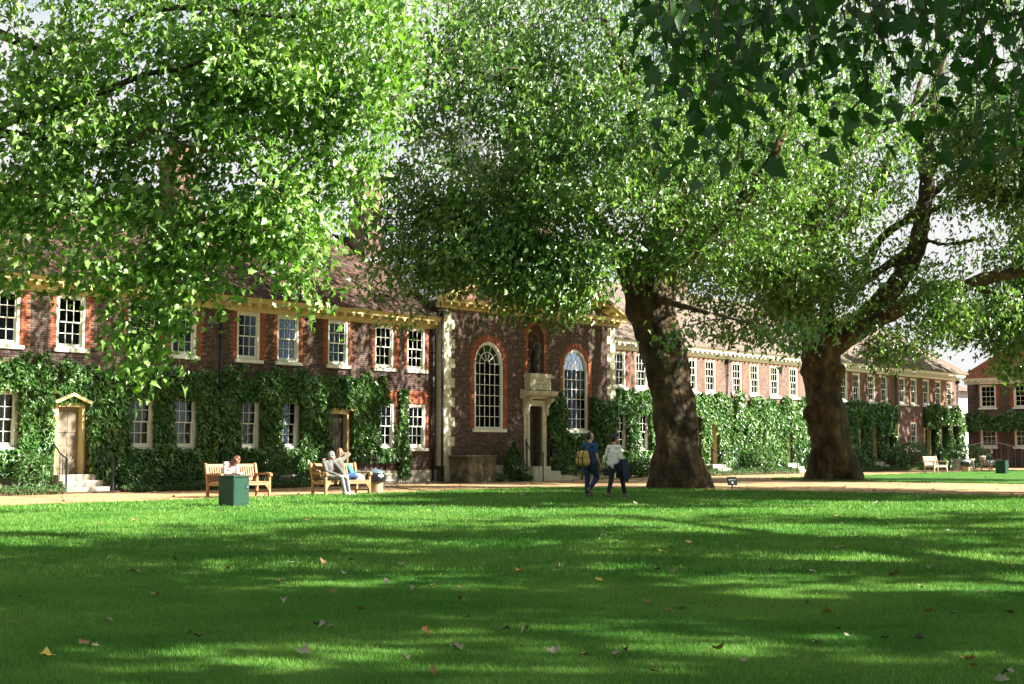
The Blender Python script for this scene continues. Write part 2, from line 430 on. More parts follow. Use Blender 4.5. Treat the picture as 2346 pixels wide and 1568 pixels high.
def brickwork(parent, x0, x1, z0, z1, holes, y, dress=.24, dress_z=None):
    V, F, I, V2, F2 = [], [], [], [], []
    bw, bh, j = .225, .075, .010
    n = int((z1-z0)/bh)
    rr = random.Random(int(x0*10)+3)
    for r in range(n):
        za, zb = z0+r*bh+j/2, z0+(r+1)*bh-j/2
        x = x0 - (bw/2 if r % 2 else 0)
        k = 0
        while x < x1:
            w = bw if (k+r) % 2 else bw/2       # stretcher and header
            k += 1
            a, b_ = max(x0, x+j/2), min(x1, x+w-j/2); x += w
            if b_-a < .03: continue
            zm, xm = (za+zb)/2, (a+b_)/2
            if in_hole(xm, zm, holes): continue
            for h in holes:                      # trim to straight jambs
                zt = h[3] if not h[4] else h[3]-(h[1]-h[0])/2
                if h[2] < zm < zt:
                    if a < h[0] < b_: b_ = h[0]
                    if a < h[1] < b_: a = h[1]
            if b_-a < .02: continue
            red = in_hole(xm, zm, [(h[0], h[1], h[2]-.0, h[3]+(dress_z or 0), h[4]) for h in holes], dress)
            yy = y - rr.uniform(.004, .012); c = .004
            vv = [(a,y,za),(b_,y,za),(b_,y,zb),(a,y,zb),(a+c,yy,za+c),(b_-c,yy,za+c),(b_-c,yy,zb-c),(a+c,yy,zb-c)]
            TV, TF = (V2, F2) if red else (V, F)
            o = len(TV); TV += vv
            for f in ((4,5,6,7),(0,1,5,4),(1,2,6,5),(2,3,7,6),(3,0,4,7)): TF += [o+i for i in f]
    for nm, A, B, m_ in (('brickwork', V, F, M['bricks']), ('red_brickwork', V2, F2, M['redbricks'])):
        if A:
            o = link(nm, np_mesh(nm, A, B, [4]*(len(B)//4), m_), parent); o['kind'] = 'stuff'

_wc = {}
def win_meshes(w, h, cols, rows, big=True):
    k = (round(w,3), round(h,3), cols, rows)
    if k in _wc: return _wc[k]
    f = MB(); fw = .105
    f.box(-w/2, -w/2+fw, .03,.17, .0,h); f.box(w/2-fw, w/2, .03,.17, .0,h)
    f.box(-w/2+fw, w/2-fw, .032,.17, h-.09,h); f.box(-w/2+fw, w/2-fw, .034,.17, 0,.05)
    fr = f.mesh('window', M['joinery'])
    gx0, gx1 = -w/2+fw, w/2-fw; gz0, gz1 = .05, h-.09; zm = (gz0+gz1)/2
    def sash(z0, z1, y, up):
        s = MB(); st = .045; bot = .04 if up else .085; top = .045 if up else .04
        s.box(gx0, gx0+st, y, y+.045, z0, z1); s.box(gx1-st, gx1, y, y+.045, z0, z1)
        s.box(gx0+st, gx1-st, y+.001, y+.044, z0, z0+bot); s.box(gx0+st, gx1-st, y+.001, y+.044, z1-top, z1)
        a, b, c, d = gx0+st, gx1-st, z0+bot, z1-top
        n = rows//2
        cx_ = [a+(b-a)*i/cols for i in range(cols+1)]; cz_ = [c+(d-c)*i/n for i in range(n+1)]
        for x in cx_[1:-1]: s.box(x-.011, x+.011, y+.006, y+.036, c, d)
        for z in cz_[1:-1]: s.box(a, b, y+.008, y+.034, z-.011, z+.011)
        panes = []
        for i in range(cols):
            for j in range(n): panes.append(((cx_[i]+cx_[i+1])/2, y+.02, (cz_[j]+cz_[j+1])/2, cx_[i+1]-cx_[i]-.02, cz_[j+1]-cz_[j]-.02))
        return s.mesh('sash', M['joinery']), panes
    su, pu = sash(zm-.02, gz1, .075, True); sd, pd = sash(gz0, zm+.02, .122, False)
    pm = {}
    def pane(w_, h_):
        kk = (round(w_,3), round(h_,3))
        if kk not in pm: pm[kk] = MB().box(-w_/2, w_/2, 0, .004, -h_/2, h_/2).mesh('pane', M['glass'])
        return pm[kk]
    pl = [(p[:3], pane(p[3], p[4])) for p in pu+pd]
    gl = MB()
    for p in pu+pd: gl.box(p[0]-p[3]/2, p[0]+p[3]/2, p[1], p[1]+.004, p[2]-p[4]/2, p[2]+p[4]/2)
    sill = MB(); sill.prism([(-.085,-.135),(-.085,-.02),(.16,.012),(.16,-.135)], 'x', -w/2-.10, w/2+.10)
    _wc[k] = (fr, su, sd, pl, gl.mesh('glazing', M['glass']), sill.mesh('sill', M['joinery']))
    return _wc[k]

_cur = {}
def curtain_mesh(w, h):
    k = (round(w,2), round(h,2))
    if k not in _cur:
        V = []; n = 24
        for i in range(n+1):
            x = -w/2 + w*i/n; y = .26+.02*math.sin(i*1.9)+.01*math.sin(i*4.3)
            V += [(x,y,.02),(x,y,h)]
        b = MB(); b.add(V, [(2*i,2*i+2,2*i+3,2*i+1) for i in range(n)]); _cur[k] = b.mesh('curtain', M['curtain'], True)
    return _cur[k]

def window(parent, x, z0, w, h, y=0.0, near=True, curtain=False, cols=3, rows=4, rot=0.0, label=None):
    fr, su, sd, pl, gl, sl_ = win_meshes(w, h, cols, rows)
    o = link('window', fr, parent, (x, y, z0), (0,0,rot))
    link('sash', su, o); link('sash', sd, o); link('sill', sl_, o)
    if near:
        for p, m_ in pl: link('pane', m_, o, p)
    else: link('glazing', gl, o)
    if curtain: link('curtain', curtain_mesh(w-.12, h-.06), o)
    if label: o['label'] = label
    return o

def arch_window(parent, xc, z0, w, top, y):
    """tall round-headed sash with concentric fan bars"""
    R = w/2; zc = top-R-z0; fr_w = .12
    def arc(r, n=24, a0=0, a1=math.pi): return [(-r*math.cos(a0+(a1-a0)*k/n), zc+r*math.sin(a0+(a1-a0)*k/n)) for k in range(n+1)]
    def band(b, ro, ri, y0, y1, n=24):
        A, B = arc(ro, n), arc(ri, n)
        for k in range(n):
            q = [A[k], A[k+1], B[k+1], B[k]]
            b.add([(p[0],y0,p[1]) for p in q]+[(p[0],y1,p[1]) for p in q], [(0,1,2,3),(7,6,5,4),(0,4,5,1),(1,5,6,2),(2,6,7,3),(3,7,4,0)])
    f = MB(); f.box(-R,-R+fr_w,.03,.18,0,zc); f.box(R-fr_w,R,.03,.18,0,zc); f.box(-R+fr_w,R-fr_w,.033,.17,0,.06); band(f, R, R-fr_w, .03, .18)
    o = f.build('window', M['joinery'], parent, loc=(xc,y,z0))
    s = MB(); r1 = R-fr_w; yb = (.10,.135); cols = 5; cw_ = 2*r1/cols; rows = 6; zb = .06; t = .013
    for i in range(1, cols):
        x = -r1+cw_*i; s.box(x-t, x+t, yb[0], yb[1], zb, zc)
    for j in range(rows+1):
        z = zb+(zc-zb)*j/rows
        if j == rows: s.box(-r1,-cw_*.5,yb[0]+.002,yb[1]-.002,z-t,z+t); s.box(cw_*.5,r1,yb[0]+.002,yb[1]-.002,z-t,z+t)
        else: s.box(-r1, r1, yb[0]+.002, yb[1]-.002, z-t, z+t)
    band(s, cw_*.5+t, cw_*.5-t, *yb, 12); band(s, cw_*1.5+t, cw_*1.5-t, *yb, 20); band(s, r1, r1-.03, *yb, 24)
    for k in (36,72,108,144):
        a = rad(k); p0 = (math.cos(a)*cw_*.5, zc+math.sin(a)*cw_*.5); p1 = (math.cos(a)*r1, zc+math.sin(a)*r1)
        nx, nz_ = -math.sin(a)*t, math.cos(a)*t
        q = [(p0[0]+nx,p0[1]+nz_),(p1[0]+nx,p1[1]+nz_),(p1[0]-nx,p1[1]-nz_),(p0[0]-nx,p0[1]-nz_)]
        s.add([(p[0],yb[0]+.003,p[1]) for p in q]+[(p[0],yb[1]-.003,p[1]) for p in q], [(0,1,2,3),(7,6,5,4),(0,4,5,1),(1,5,6,2),(2,6,7,3),(3,7,4,0)])
    s.build('glazing_bars', M['joinery'], o)
    for i in range(cols):
        x = -r1+cw_*(i+.5)
        for j in range(rows):
            z = zb+(zc-zb)*(j+.5)/rows; MB_p = _pane_cache(cw_-.02, (zc-zb)/rows-.02); link('pane', MB_p, o, (x,.115,z))
    fan = MB(); pts = arc(r1-.01); fan.poly([(p[0],.117,p[1]) for p in pts]); fan.build('fanlight_pane', M['glass'], o)
    MB().prism([(-.10,-.15),(-.10,-.02),(.17,.012),(.17,-.15)], 'x', -R-.14, R+.14).build('sill', M['joinery'], o)
    return o
_pc = {}
def _pane_cache(w, h):
    k = (round(w,3), round(h,3))
    if k not in _pc: _pc[k] = MB().box(-w/2,w/2,0,.004,-h/2,h/2).mesh('pane', M['glass'])
    return _pc[k]

mod_me = MB().add([(-.07,-.30,-.02),(.07,-.30,-.02),(.07,0,-.06),(-.07,0,-.06),(-.07,-.30,.09),(.07,-.30,.09),(.07,0,.09),(-.07,0,.09)],
        [(0,3,2,1),(4,5,6,7),(0,1,5,4),(1,2,6,5),(2,3,7,6),(3,0,4,7)]).mesh('modillion', M['paint'])
mod_w = mod_me.copy(); mod_w.materials[0] = M['joinery']  # whiter modillion copy for the cornices painted as sunlit
def cornice(parent, x0, x1, top=6.62, y=0.0, step=.46, m_='paint'):
    t = top
    prof = [(y+.02,t-.45),(y-.04,t-.45),(y-.05,t-.36),(y-.09,t-.33),(y-.11,t-.26),(y-.11,t-.171),(y-.42,t-.171),(y-.42,t-.10),(y-.46,t-.07),(y-.53,t),(y+.02,t)]
    o = MB().prism(prof, 'x', x0, x1).build('cornice', M[m_], parent)
    n = int((x1-x0)/step); s0 = x0+((x1-x0)-n*step)/2+step/2
    for i in range(n): link('modillion', mod_me if m_ == 'paint' else mod_w, parent, (s0+i*step, y-.11, t-.26))
    return o

def roof_tiles(parent, x0, x1, y0, z0, y1, z1, m_, name='roof_tile', hip_l=None, hip_r=None, tw=.17, seed=1, gauge=.105):
    """every clay tile laid as its own lapped slab, joined into one covering; hips clip the courses"""
    L_ = math.hypot(y1-y0, z1-z0); n = int(L_/gauge); rr = np.random.default_rng(seed)
    dy, dz = (y1-y0)/L_, (z1-z0)/L_; ny, nz_ = -dz, dy
    V = []; cnt = 0
    for r in range(n):
        t = r/n; a, b = x0, x1
        if hip_l is not None: a = x0+(hip_l-x0)*t
        if hip_r is not None: b = x1+(hip_r-x1)*t
        k = int((b-a)/tw)+1
        xs = a+np.arange(k)*tw - (tw/2 if r % 2 else 0)
        xe = np.minimum(xs+tw-.006, b); xs = np.maximum(xs, a)
        ok = xe-xs > .02; xs, xe = xs[ok], xe[ok]; k = len(xs)
        u0 = r*gauge; u1 = u0+gauge*1.25
        lift = .016+rr.uniform(0,.012,k); sk = rr.uniform(-.006,.006,k)
        def P(x, u_, h): return np.stack([x, y0+dy*u_+ny*h, z0+dz*u_+nz_*h], 1)
        low = P(xs, u0+sk, lift+.008); low2 = P(xe, u0-sk, lift+.008); hi2 = P(xe, u1+0*sk, .004+0*lift); hi1 = P(xs, u1+0*sk, .004+0*lift)
        b1 = P(xs, u0+sk, lift-.008); b2 = P(xe, u0-sk, lift-.008)
        V.append(np.stack([low, low2, hi2, hi1, b1, b2], 1).reshape(-1,3)); cnt += k
    V = np.concatenate(V); base = (np.arange(cnt)*6)[:,None]
    F = np.concatenate([base+np.array([[0,1,2,3]]), base+np.array([[4,5,1,0]])], 1).ravel()
    o = link(name, np_mesh(name, V, F, [4]*(cnt*2), m_), parent); o['kind'] = 'stuff'
    return o

def downpipe(parent, x, ztop, y=0.0, z0=.1):
    b = MB(); b.tube([(x,y-.09,z0),(x,y-.09,ztop-.15)], .045, 10)
    for z in (z0+.05, 1.9, 3.8, 5.2):
        if z < ztop-.3: b.tube([(x,y-.09,z),(x,y-.09,z+.07)], .06, 10)
    b.prism([(-.11,0),(.11,0),(.15,.22),(-.15,.22)], 'y', y-.2, y-.01) if False else None
    o = b.build('downpipe', M['pipe'], parent, True)
    h = MB(); h.add([(x-.08,y-.17,ztop-.2),(x+.08,y-.17,ztop-.2),(x+.08,y-.02,ztop-.2),(x-.08,y-.02,ztop-.2),(x-.14,y-.24,ztop),(x+.14,y-.24,ztop),(x+.14,y-.02,ztop),(x-.14,y-.02,ztop)],
          [(0,3,2,1),(4,5,6,7),(0,1,5,4),(1,2,6,5),(2,3,7,6),(3,0,4,7)])
    h.build('hopper_head', M['pipe'], o)
    return o

def chimney(parent, x, y, w, d, z0, z1, pots=3):
    b = MB(); b.box(x-w/2,x+w/2,y-d/2,y+d/2,z0,z1-.35); b.box(x-w/2-.05,x+w/2+.05,y-d/2-.05,y+d/2+.05,z1-.35,z1-.2); b.box(x-w/2-.1,x+w/2+.1,y-d/2-.1,y+d/2+.1,z1-.2,z1)
    o = b.build('chimney', M['chimney'], parent)
    for i in range(pots):
        px = x+(i-(pots-1)/2)*w/pots
        MB().lathe([(.13,z1),(.14,z1+.05),(.11,z1+.12),(.10,z1+.5),(.13,z1+.55),(.12,z1+.6)], px, y, 12).build('chimney_pot', M['pot'], o, True)
    fl = MB(); fl.box(x-w/2-.02,x+w/2+.02,y-d/2-.25,y-d/2-.01,z0+.02,z0+.3); fl.build('flashing', M['lead'], o)
    return o

def railing(label, pts_path, heights, n_bars, group='iron stair railings', newel=None):
    """iron railing: path = list of (x,y,zbase); top rail follows heights"""
    p0 = pts_path[0]
    r = empty('stair_railing', (p0[0], p0[1], 0), label=label, cat='railing', group=group)
    P = [Vector((p[0]-p0[0], p[1]-p0[1], p[2])) for p in pts_path]
    def interp(t):
        f_ = t*(len(P)-1); i = min(int(f_), len(P)-2); u_ = f_-i
        return P[i].lerp(P[i+1], u_), heights[i]*(1-u_)+heights[i+1]*u_
    rail = [interp(k/12) for k in range(13)]
    rail = [(a.x, a.y, h) for a, h in rail]
    MB().tube(rail, .024, 8).build('top_rail', M['iron'], r, True)
    for k in range(n_bars):
        a, h = interp((k+.5)/n_bars)
        MB().tube([(a.x,a.y,a.z),(a.x,a.y,h)], .0115, 6).build('baluster', M['iron'], r)
    for t in (0, 1) if newel is None else newel:
        a, h = interp(t)
        MB().lathe([(.035,a.z),(.035,a.z+.08),(.026,a.z+.1),(.026,h-.02),(.04,h),(.042,h+.03),(.02,h+.05),(.03,h+.09),(.006,h+.16)], a.x, a.y, 10).build('newel_post', M['iron'], r, True)
    return r

# --- left range
LR = empty('almshouse_range', (0,0,0), label='long dark brick almshouse range left of the chapel, with cream cornice and sash windows', cat='building')
UPX = [-2.3, 0.0, 2.3, 4.95, 6.65, 9.45, 11.3, 13.78, 16.25, 18.05]
LOX = [-2.3, 0.0, 4.95, 6.7, 9.45, 11.33, 16.3, 18.1]
WW = 1.06
UH = [(x-WW/2, x+WW/2, 4.5, 6.17, False) for x in UPX]
LH = [(x-WW/2, x+WW/2, 1.4, 3.12, False) for x in LOX]
DH = [(1.78, 2.86, .56, 2.95, False), (13.3, 14.36, .56, 2.95, False)]
X0L = -6.0
b = MB(); wall_mesh(b, X0L, 19.22, 0, 6.5, UH+LH+DH, 0.0); b.build('wall', M['mortar'], LR)
brickwork(LR, X0L, 19.22, .5, 6.2, UH+LH+DH, 0.0, .23, .30)
MB().box(X0L,19.22,.55,.7,0,6.5).build('dark_backing', M['dark'], LR)  # near-black sheet behind the glass, painted as unlit rooms
bp = MB()
for r_ in decompose(X0L, 19.22, 0, .52, [(1.7,2.94,0,.6),(13.2,14.46,0,.6)]): bp.box(r_[0],r_[1],-.06,-.012,r_[2],r_[3])
bp.build('plinth', M['step'], LR)
MB().box(X0L,19.22,.7,9,0,6.5).build('rear_wall', M['brickside'], LR)
for x in UPX: window(LR, x, 4.5, WW, 1.67, near=x > -1.5)
for x in LOX: window(LR, x, 1.4, WW, 1.72, near=x > -1.5, curtain=True)
cornice(LR, X0L, 19.2)
MB().poly([(X0L,-.5,6.62),(19.3,-.5,6.62),(19.3,4.5,10.2),(X0L,4.5,10.2)]).build('roof_deck', M['dark'], LR)
MB().poly([(X0L,9.5,6.62),(X0L,4.5,10.2),(19.3,4.5,10.2),(19.3,9.5,6.62)]).build('rear_roof', M['tile'], LR)
roof_tiles(LR, X0L, 19.3, -.56, 6.60, 4.5, 10.22, M['tile'], seed=3)
MB().tube([(X0L,4.5,10.24),(19.3,4.5,10.24)], .1, 8).build('ridge_tiles', M['tile'], LR, True)
for x in (8.17, 18.95): downpipe(LR, x, 6.17)
chimney(LR, 9.7, 4.5, .95, .95, 9.3, 12.2); chimney(LR, 18.7, 3.6, 1.0, .95, 9.0, 12.9)
for x in (5.0, 6.9, 9.6, 11.4, 16.4):
    f = MB(); f.box(x-.5,x+.5,-.085,-.061,.12,.16); f.box(x-.5,x+.5,-.085,-.061,.36,.40); f.box(x-.5,x-.46,-.085,-.061,.16,.36); f.box(x+.46,x+.5,-.085,-.061,.16,.36)
    f.build('cellar_light', M['joinery'], LR)
def panel_door(parent, x, z0, w, h, y, m_, hood=True, label=None):
    d = MB(); d.box(x-w/2+.1, x+w/2-.1, y+.20, y+.25, z0, z0+h-.1)
    o = d.build('door', m_, parent)
    if label: o['label'] = label
    iw = w-.2
    for (a, b_, c, d_) in ((.08,.46,.08,.36),(.54,.92,.08,.36),(.08,.46,.42,.56),(.54,.92,.42,.56),(.08,.46,.62,.93),(.54,.92,.62,.93)):
        p = MB(); X = x-iw/2; H_ = h-.1
        p.bevbox(0,(b_-a)*iw,0,(d_-c)*H_,0,.02,.012)
        q = p.build('door_panel', m_, o, loc=(X+a*iw, y+.20, z0+c*H_), rot=(math.pi/2,0,0))
    k = MB(); k.ball((x+iw/2-.07, y+.165, z0+h*.5), .028); k.ball((x, y+.17, z0+h*.60), .03, (1,.6,1.4)); k.build('knob', M['zinc'], o, True)
    f = MB(); f.box(x-w/2,x-w/2+.1,y-.03,y+.3,z0,z0+h); f.box(x+w/2-.1,x+w/2,y-.03,y+.3,z0,z0+h); f.box(x-w/2+.1,x+w/2-.1,y-.028,y+.3,z0+h-.1,z0+h)
    f.build('door_frame', M['paint'], parent)
    if hood:
        hh = MB(); zt = z0+h
        hh.prism([(x-w/2-.06,zt),(x+w/2+.06,zt),(x+w/2+.06,zt+.06),(x,zt+.30),(x-w/2-.06,zt+.06)], 'y', y-.04, y-.005)
        hh.prism([(x-w/2-.12,zt+.02),(x-w/2-.06,zt+.0),(x,zt+.24),(x+w/2+.06,zt+.0),(x+w/2+.12,zt+.02),(x+w/2+.12,zt+.08),(x,zt+.34),(x-w/2-.12,zt+.08)], 'y', y-.22, y-.041)
        hh.build('door_hood', M['paint'], parent)
    return o
panel_door(LR, 2.32, .56, 1.06, 2.2, 0, M['doorgrey'], label='taupe panelled door with a knocker, nearest the left edge')
panel_door(LR, 13.83, .56, 1.04, 2.2, 0, M['doordark'], label='dark panelled door behind the occupied bench')
def steps(parent, x, w, n=3, y=0, rise=.187, m_='step', run=.3, top=.56):
    for k in range(n):
        z1 = top-rise*k; yy = y-.18-run*k
        MB().bevbox(x-w/2-.06*k, x+w/2+.06*k, yy-run+.001, y-.061, 0, z1-.001*k, .012).build('step', M[m_], parent) if k == 0 else \
        MB().bevbox(x-w/2-.06*k, x+w/2+.06*k, yy-run+.001, yy, 0, z1, .012).build('step', M[m_], parent)
steps(LR, 2.32, 1.3); steps(LR, 13.83, 1.3)
G_ST = 'iron stair railings'
railing('iron stair railing left of the taupe door at the far left', [(1.62,-.12,.56),(1.55,-.7,.2),(1.5,-1.15,0)], [1.62,1.22,1.05], 5)
railing('iron stair railing right of the taupe door at the far left', [(3.02,-.12,.56),(3.1,-.7,.2),(3.15,-1.15,0)], [1.62,1.22,1.05], 5)
railing('iron stair railing left of the dark door behind the two seated people', [(13.12,-.12,.56),(13.05,-.7,.2),(13.0,-1.15,0)], [1.62,1.22,1.05], 5)
railing('iron stair railing right of the dark door behind the two seated people', [(14.55,-.12,.56),(14.62,-.7,.2),(14.68,-1.15,0)], [1.62,1.22,1.05], 5)

# --- chapel
CY_ = -.4
CH = empty('chapel', (25.2,CY_,0), label='brick chapel with pediment, stone quoins and two tall round-headed windows', cat='building')
OF = Vector((-25.2, -CY_, 0))
def chb(b, name, m_, smooth=False, parent=None):
    o = b.build(name, m_, parent or CH, smooth)
    if parent is None: o.location = OF
    return o
AH = [(22.06-.93,22.06+.93,2.2,5.84,True),(28.1-.93,28.1+.93,2.2,5.84,True)]
NH = [(25.22-.55,25.22+.55,4.6,6.75,True)]
DHc = [(25.12-.45,25.12+.45,.62,3.2,False)]
XA, XB, ZT = 19.25, 31.1, 7.4
b = MB(); wall_mesh(b, XA, XB, 0, ZT, AH+NH+DHc, CY_, .4); chb(b, 'wall', M['mortar'])
brickroot = empty('tmp', (0,0,0)); brickwork(brickroot, XA+.5, XB-.5, .68, ZT-.4, AH+NH+DHc, CY_, .26, .02)
for c in list(brickroot.children): c.parent = CH; c.location = OF
bpy.data.objects.remove(brickroot)
b = MB(); b.quad((XA,CY_,0),(XA,11,0),(XA,11,ZT),(XA,CY_,ZT)); b.quad((XB,11,0),(XB,CY_,0),(XB,CY_,ZT),(XB,11,ZT)); b.quad((XB,11,0),(XA,11,0),(XA,11,ZT),(XB,11,ZT)); chb(b, 'side_wall', M['brickside'])
chb(MB().box(XA+.1,XB-.1,.35,.45,0,ZT), 'dark_backing', M['dark'])  # dark sheet painted as the chapel's unlit inside
bp = MB()
for r_ in decompose(XA+.02, XB-.02, 0, .67, [(24.1,26.2,0,1)]): bp.box(r_[0],r_[1],CY_-.07,CY_-.012,0,.67)
chb(bp, 'plinth', M['stone'])
for side in (0, 1):
    for k in range(17):
        z0 = .67+k*.395; z1 = z0+.385
        if z1 > 7.3: break
        wl = .62 if k % 2 == 0 else .38; dl = .40
        x0, x1 = (XA-.035, XA+wl) if side == 0 else (XB-wl, XB+.035)
        chb(MB().bevbox(0,1,0,1,0,1,0) if False else MB().box(x0,x1,CY_-.035,CY_+dl,z0,z1), 'quoin', M['stone'])
wo_ = [arch_window(CH, 22.06-25.2, 2.2, 1.86, 5.84, 0), arch_window(CH, 28.1-25.2, 2.2, 1.86, 5.84, 0)]
# niche
b = MB(); n = 14; R = .55; xc = 25.22; zc = 6.75-R
for i in range(n):
    a0, a1 = math.pi*i/n, math.pi*(i+1)/n
    p0, p1 = (xc-R*math.cos(a0), CY_+R*.8*math.sin(a0)), (xc-R*math.cos(a1), CY_+R*.8*math.sin(a1))
    b.quad((p0[0],p0[1],4.6),(p1[0],p1[1],4.6),(p1[0],p1[1],zc),(p0[0],p0[1],zc))
    for j in range(6):
        t0, t1 = math.pi/2*j/6, math.pi/2*(j+1)/6
        def Q(a, t): return (xc-R*math.cos(a)*math.cos(t), CY_+R*.8*math.sin(a)*math.cos(t), zc+R*math.sin(t))
        b.quad(Q(a0,t0),Q(a1,t0),Q(a1,t1),Q(a0,t1))
chb(b, 'niche', M['brickwall'])
# pediment and cornices
prof = [(CY_+.02,ZT-.36),(CY_-.05,ZT-.36),(CY_-.07,ZT-.24),(CY_-.10,ZT-.14),(CY_-.38,ZT-.14),(CY_-.38,ZT-.07),(CY_-.48,ZT+.02),(CY_+.02,ZT+.05)]
chb(MB().prism(prof, 'x', XA-.45, XB+.45), 'cornice', M['paint'])
AP = 10.15; EL = ZT+.03
ang = math.atan2(AP-EL-.2, (XB-XA)/2+.45)
chb(MB().poly([(XA,CY_,ZT+.02),(XB,CY_,ZT+.02),(25.2,CY_,AP-.2)]), 'tympanum', M['brickwall'])
for sgn in (-1, 1):
    xe = 25.2+sgn*((XB-XA)/2+.48)
    def rk(o0, o1, y0, y1):
        d = Vector((25.2-xe, 0, AP-.1-EL)); L_ = d.length; d.normalize(); nn = Vector((-d.z*sgn*-1, 0, abs(d.x)))
        nn = Vector((d.z*sgn, 0, -d.x*sgn)) if False else Vector((sgn*d.z if sgn > 0 else -d.z, 0, abs(d.x)))
        a, c = Vector((xe,0,EL)), Vector((25.2,0,AP-.1))
        pts = []
        for yy in (y0, y1):
            for P_, o_ in ((a,o0),(c,o0),(c,o1),(a,o1)): q = P_+Vector((0,0,o_)); pts.append((q.x, yy, q.z))
        return pts
    b = MB()
    for (o0,o1,ya) in ((-.30,-.12,-.09),(-.12,.0,-.38),(.0,.11,-.50)):
        b.add(rk(o0,o1,CY_+ya,CY_+.02), [(0,1,2,3),(7,6,5,4),(0,4,5,1),(1,5,6,2),(2,6,7,3),(3,7,4,0)])
    chb(b, 'raking_cornice', M['paint'])
    nmod = 13
    for k in range(nmod):
        t = (k+.7)/nmod; q = Vector((xe,0,EL)).lerp(Vector((25.2,0,AP-.1)), t)
        link('modillion', mod_me, CH, (q.x-25.2, -.10, q.z-.24))
nm_ = 26
for k in range(nm_): link('modillion', mod_me, CH, (XA-.2+(XB-XA+.4)*(k+.5)/nm_-25.2, -.1, ZT-.24))
# chapel roof (gable running back)
for sgn in (-1, 1):
    xe = 25.2+sgn*((XB-XA)/2+.5)
    L_ = math.hypot(xe-25.2, AP-EL)
    b = MB()
    for r_ in range(56):
        t0, t1 = r_/56, (r_+1.15)/56
        q0, q1 = Vector((xe,0,EL+.13)).lerp(Vector((25.2,0,AP+.05)), t0), Vector((xe,0,EL+.12)).lerp(Vector((25.2,0,AP+.04)), min(1,t1))
        b.quad((q0.x,CY_-.52,q0.z+.02),(q1.x,CY_-.52,q1.z),(q1.x,11,q1.z),(q0.x,11,q0.z+.02))
    chb(b, 'roof', M['tile'])
# lead cheeks and rainwater pipe
o = downpipe(CH, 19.05-25.2, 6.9, 0, .1)
# cupola
cup = empty('cupola_root', (0,0,0)); bpy.data.objects.remove(cup)
def octa(r, z0, z1, cx_=25.2, cy_=3.0, r1=None, m_='lead', name='cupola'):
    return MB().lathe([(r,z0),(r1 or r,z1)], cx_-25.2, cy_-CY_, 8).build(name, M[m_], CH)
cb_ = MB().lathe([(1.35,9.0),(1.35,10.9),(1.45,10.95),(1.45,11.1),(1.2,11.15)], 0, 3.4, 8).build('cupola', M['lead'], CH)
for k in range(8):
    a = math.pi/8+k*math.pi/4
    MB().lathe([(.13,11.1),(.12,11.2),(.10,11.25),(.09,13.8),(.13,13.95)], 1.0*math.cos(a), 3.4+1.0*math.sin(a), 10).build('column', M['joinery'], cb_, True)
MB().lathe([(1.15,13.9),(1.2,14.1),(1.38,14.3),(1.38,14.4),(1.2,14.5),(1.15,15.0),(.95,15.6),(.6,16.1),(.2,16.4),(.12,17.0),(.02,17.8)], 0, 3.4, 16).build('dome', M['lead'], cb_, True)
MB().lathe([(.32,12.0),(.30,12.3),(.2,12.6),(.05,12.75)], 0, 3.4, 14).build('bell', M['bronze'], cb_, True)
chimney(CH, 32.6-25.2-.9, 5.0, 1.2, .95, 8.4, 12.8)
# doorway
dc = 25.12-25.2
b = MB(); b.box(dc-.62,dc-.45,-.10,.35,.5,3.2); b.box(dc+.45,dc+.62,-.10,.35,.5,3.2); b.box(dc-.62,dc+.62,-.098,.35,3.2,3.45)
b.box(dc-.78,dc-.621,-.05,.0,.5,3.5); b.box(dc+.621,dc+.78,-.05,.0,.5,3.5)
b.box(dc-.66,dc-.43,-.13,-.101,.5,.75); b.box(dc+.43,dc+.66,-.13,-.101,.5,.75)
b.build('door_surround', M['stone'], CH)
for sgn in (-1, 1):
    x_ = dc+sgn*.75
    MB().prism([(0,2.75),(-.10,2.8),(-.14,2.95),(-.12,3.1),(-.22,3.3),(-.40,3.42),(-.46,3.55),(0,3.55)], 'x', x_-.1, x_+.1).build('console_bracket', M['stone'], CH)
b = MB(); b.prism([(0,3.5),(-.12,3.52),(-.16,3.60),(-.42,3.64),(-.5,3.72),(-.56,3.84),(0,3.9)], 'x', dc-1.02, dc+1.02); b.build('door_hood', M['stone'], CH)
b = MB(); b.box(dc-.72,dc+.72,-.34,.02,3.9,4.42); b.box(dc-.80,dc+.80,-.42,.02,4.42,4.52); b.box(dc-.76,dc+.76,-.38,.02,4.52,4.60)
ped = b.build('statue_plinth', M['stone'], CH)
for row, (w_, n_) in enumerate(((.62,11),(.78,15))):     # two worn rows of cut lettering, no longer legible
    b = MB(); rr = random.Random(row)
    for k in range(n_):
        x_ = dc-w_/2+w_*(k+.5)/n_; hh = .07; z_ = 4.26-row*.15
        b.box(x_-.006,x_+.006,-.3425,-.34,z_,z_+hh)
        if k % 3 != 1: b.box(x_+.006,x_+.026,-.3425,-.34,z_+hh-.012,z_+hh)
        if k % 2: b.box(x_+.006,x_+.022,-.3425,-.34,z_,z_+.012)
    b.build('worn_inscription', M['mortar'], ped)
dd = MB().box(dc-.45,dc+.45,.28,.33,.62,3.2).build('door', M['doordark'], CH)
for (a,b_,c,d_) in ((-.38,-.05,.2,.9),(.05,.38,.2,.9),(-.38,-.05,1.0,1.5),(.05,.38,1.0,1.5),(-.38,-.05,1.6,2.4),(.05,.38,1.6,2.4)):
    MB().bevbox(0,b_-a,0,d_-c,0,.025,.012).build('door_panel', M['doordark'], dd, loc=(dc+a,.28,.62+c), rot=(math.pi/2,0,0))
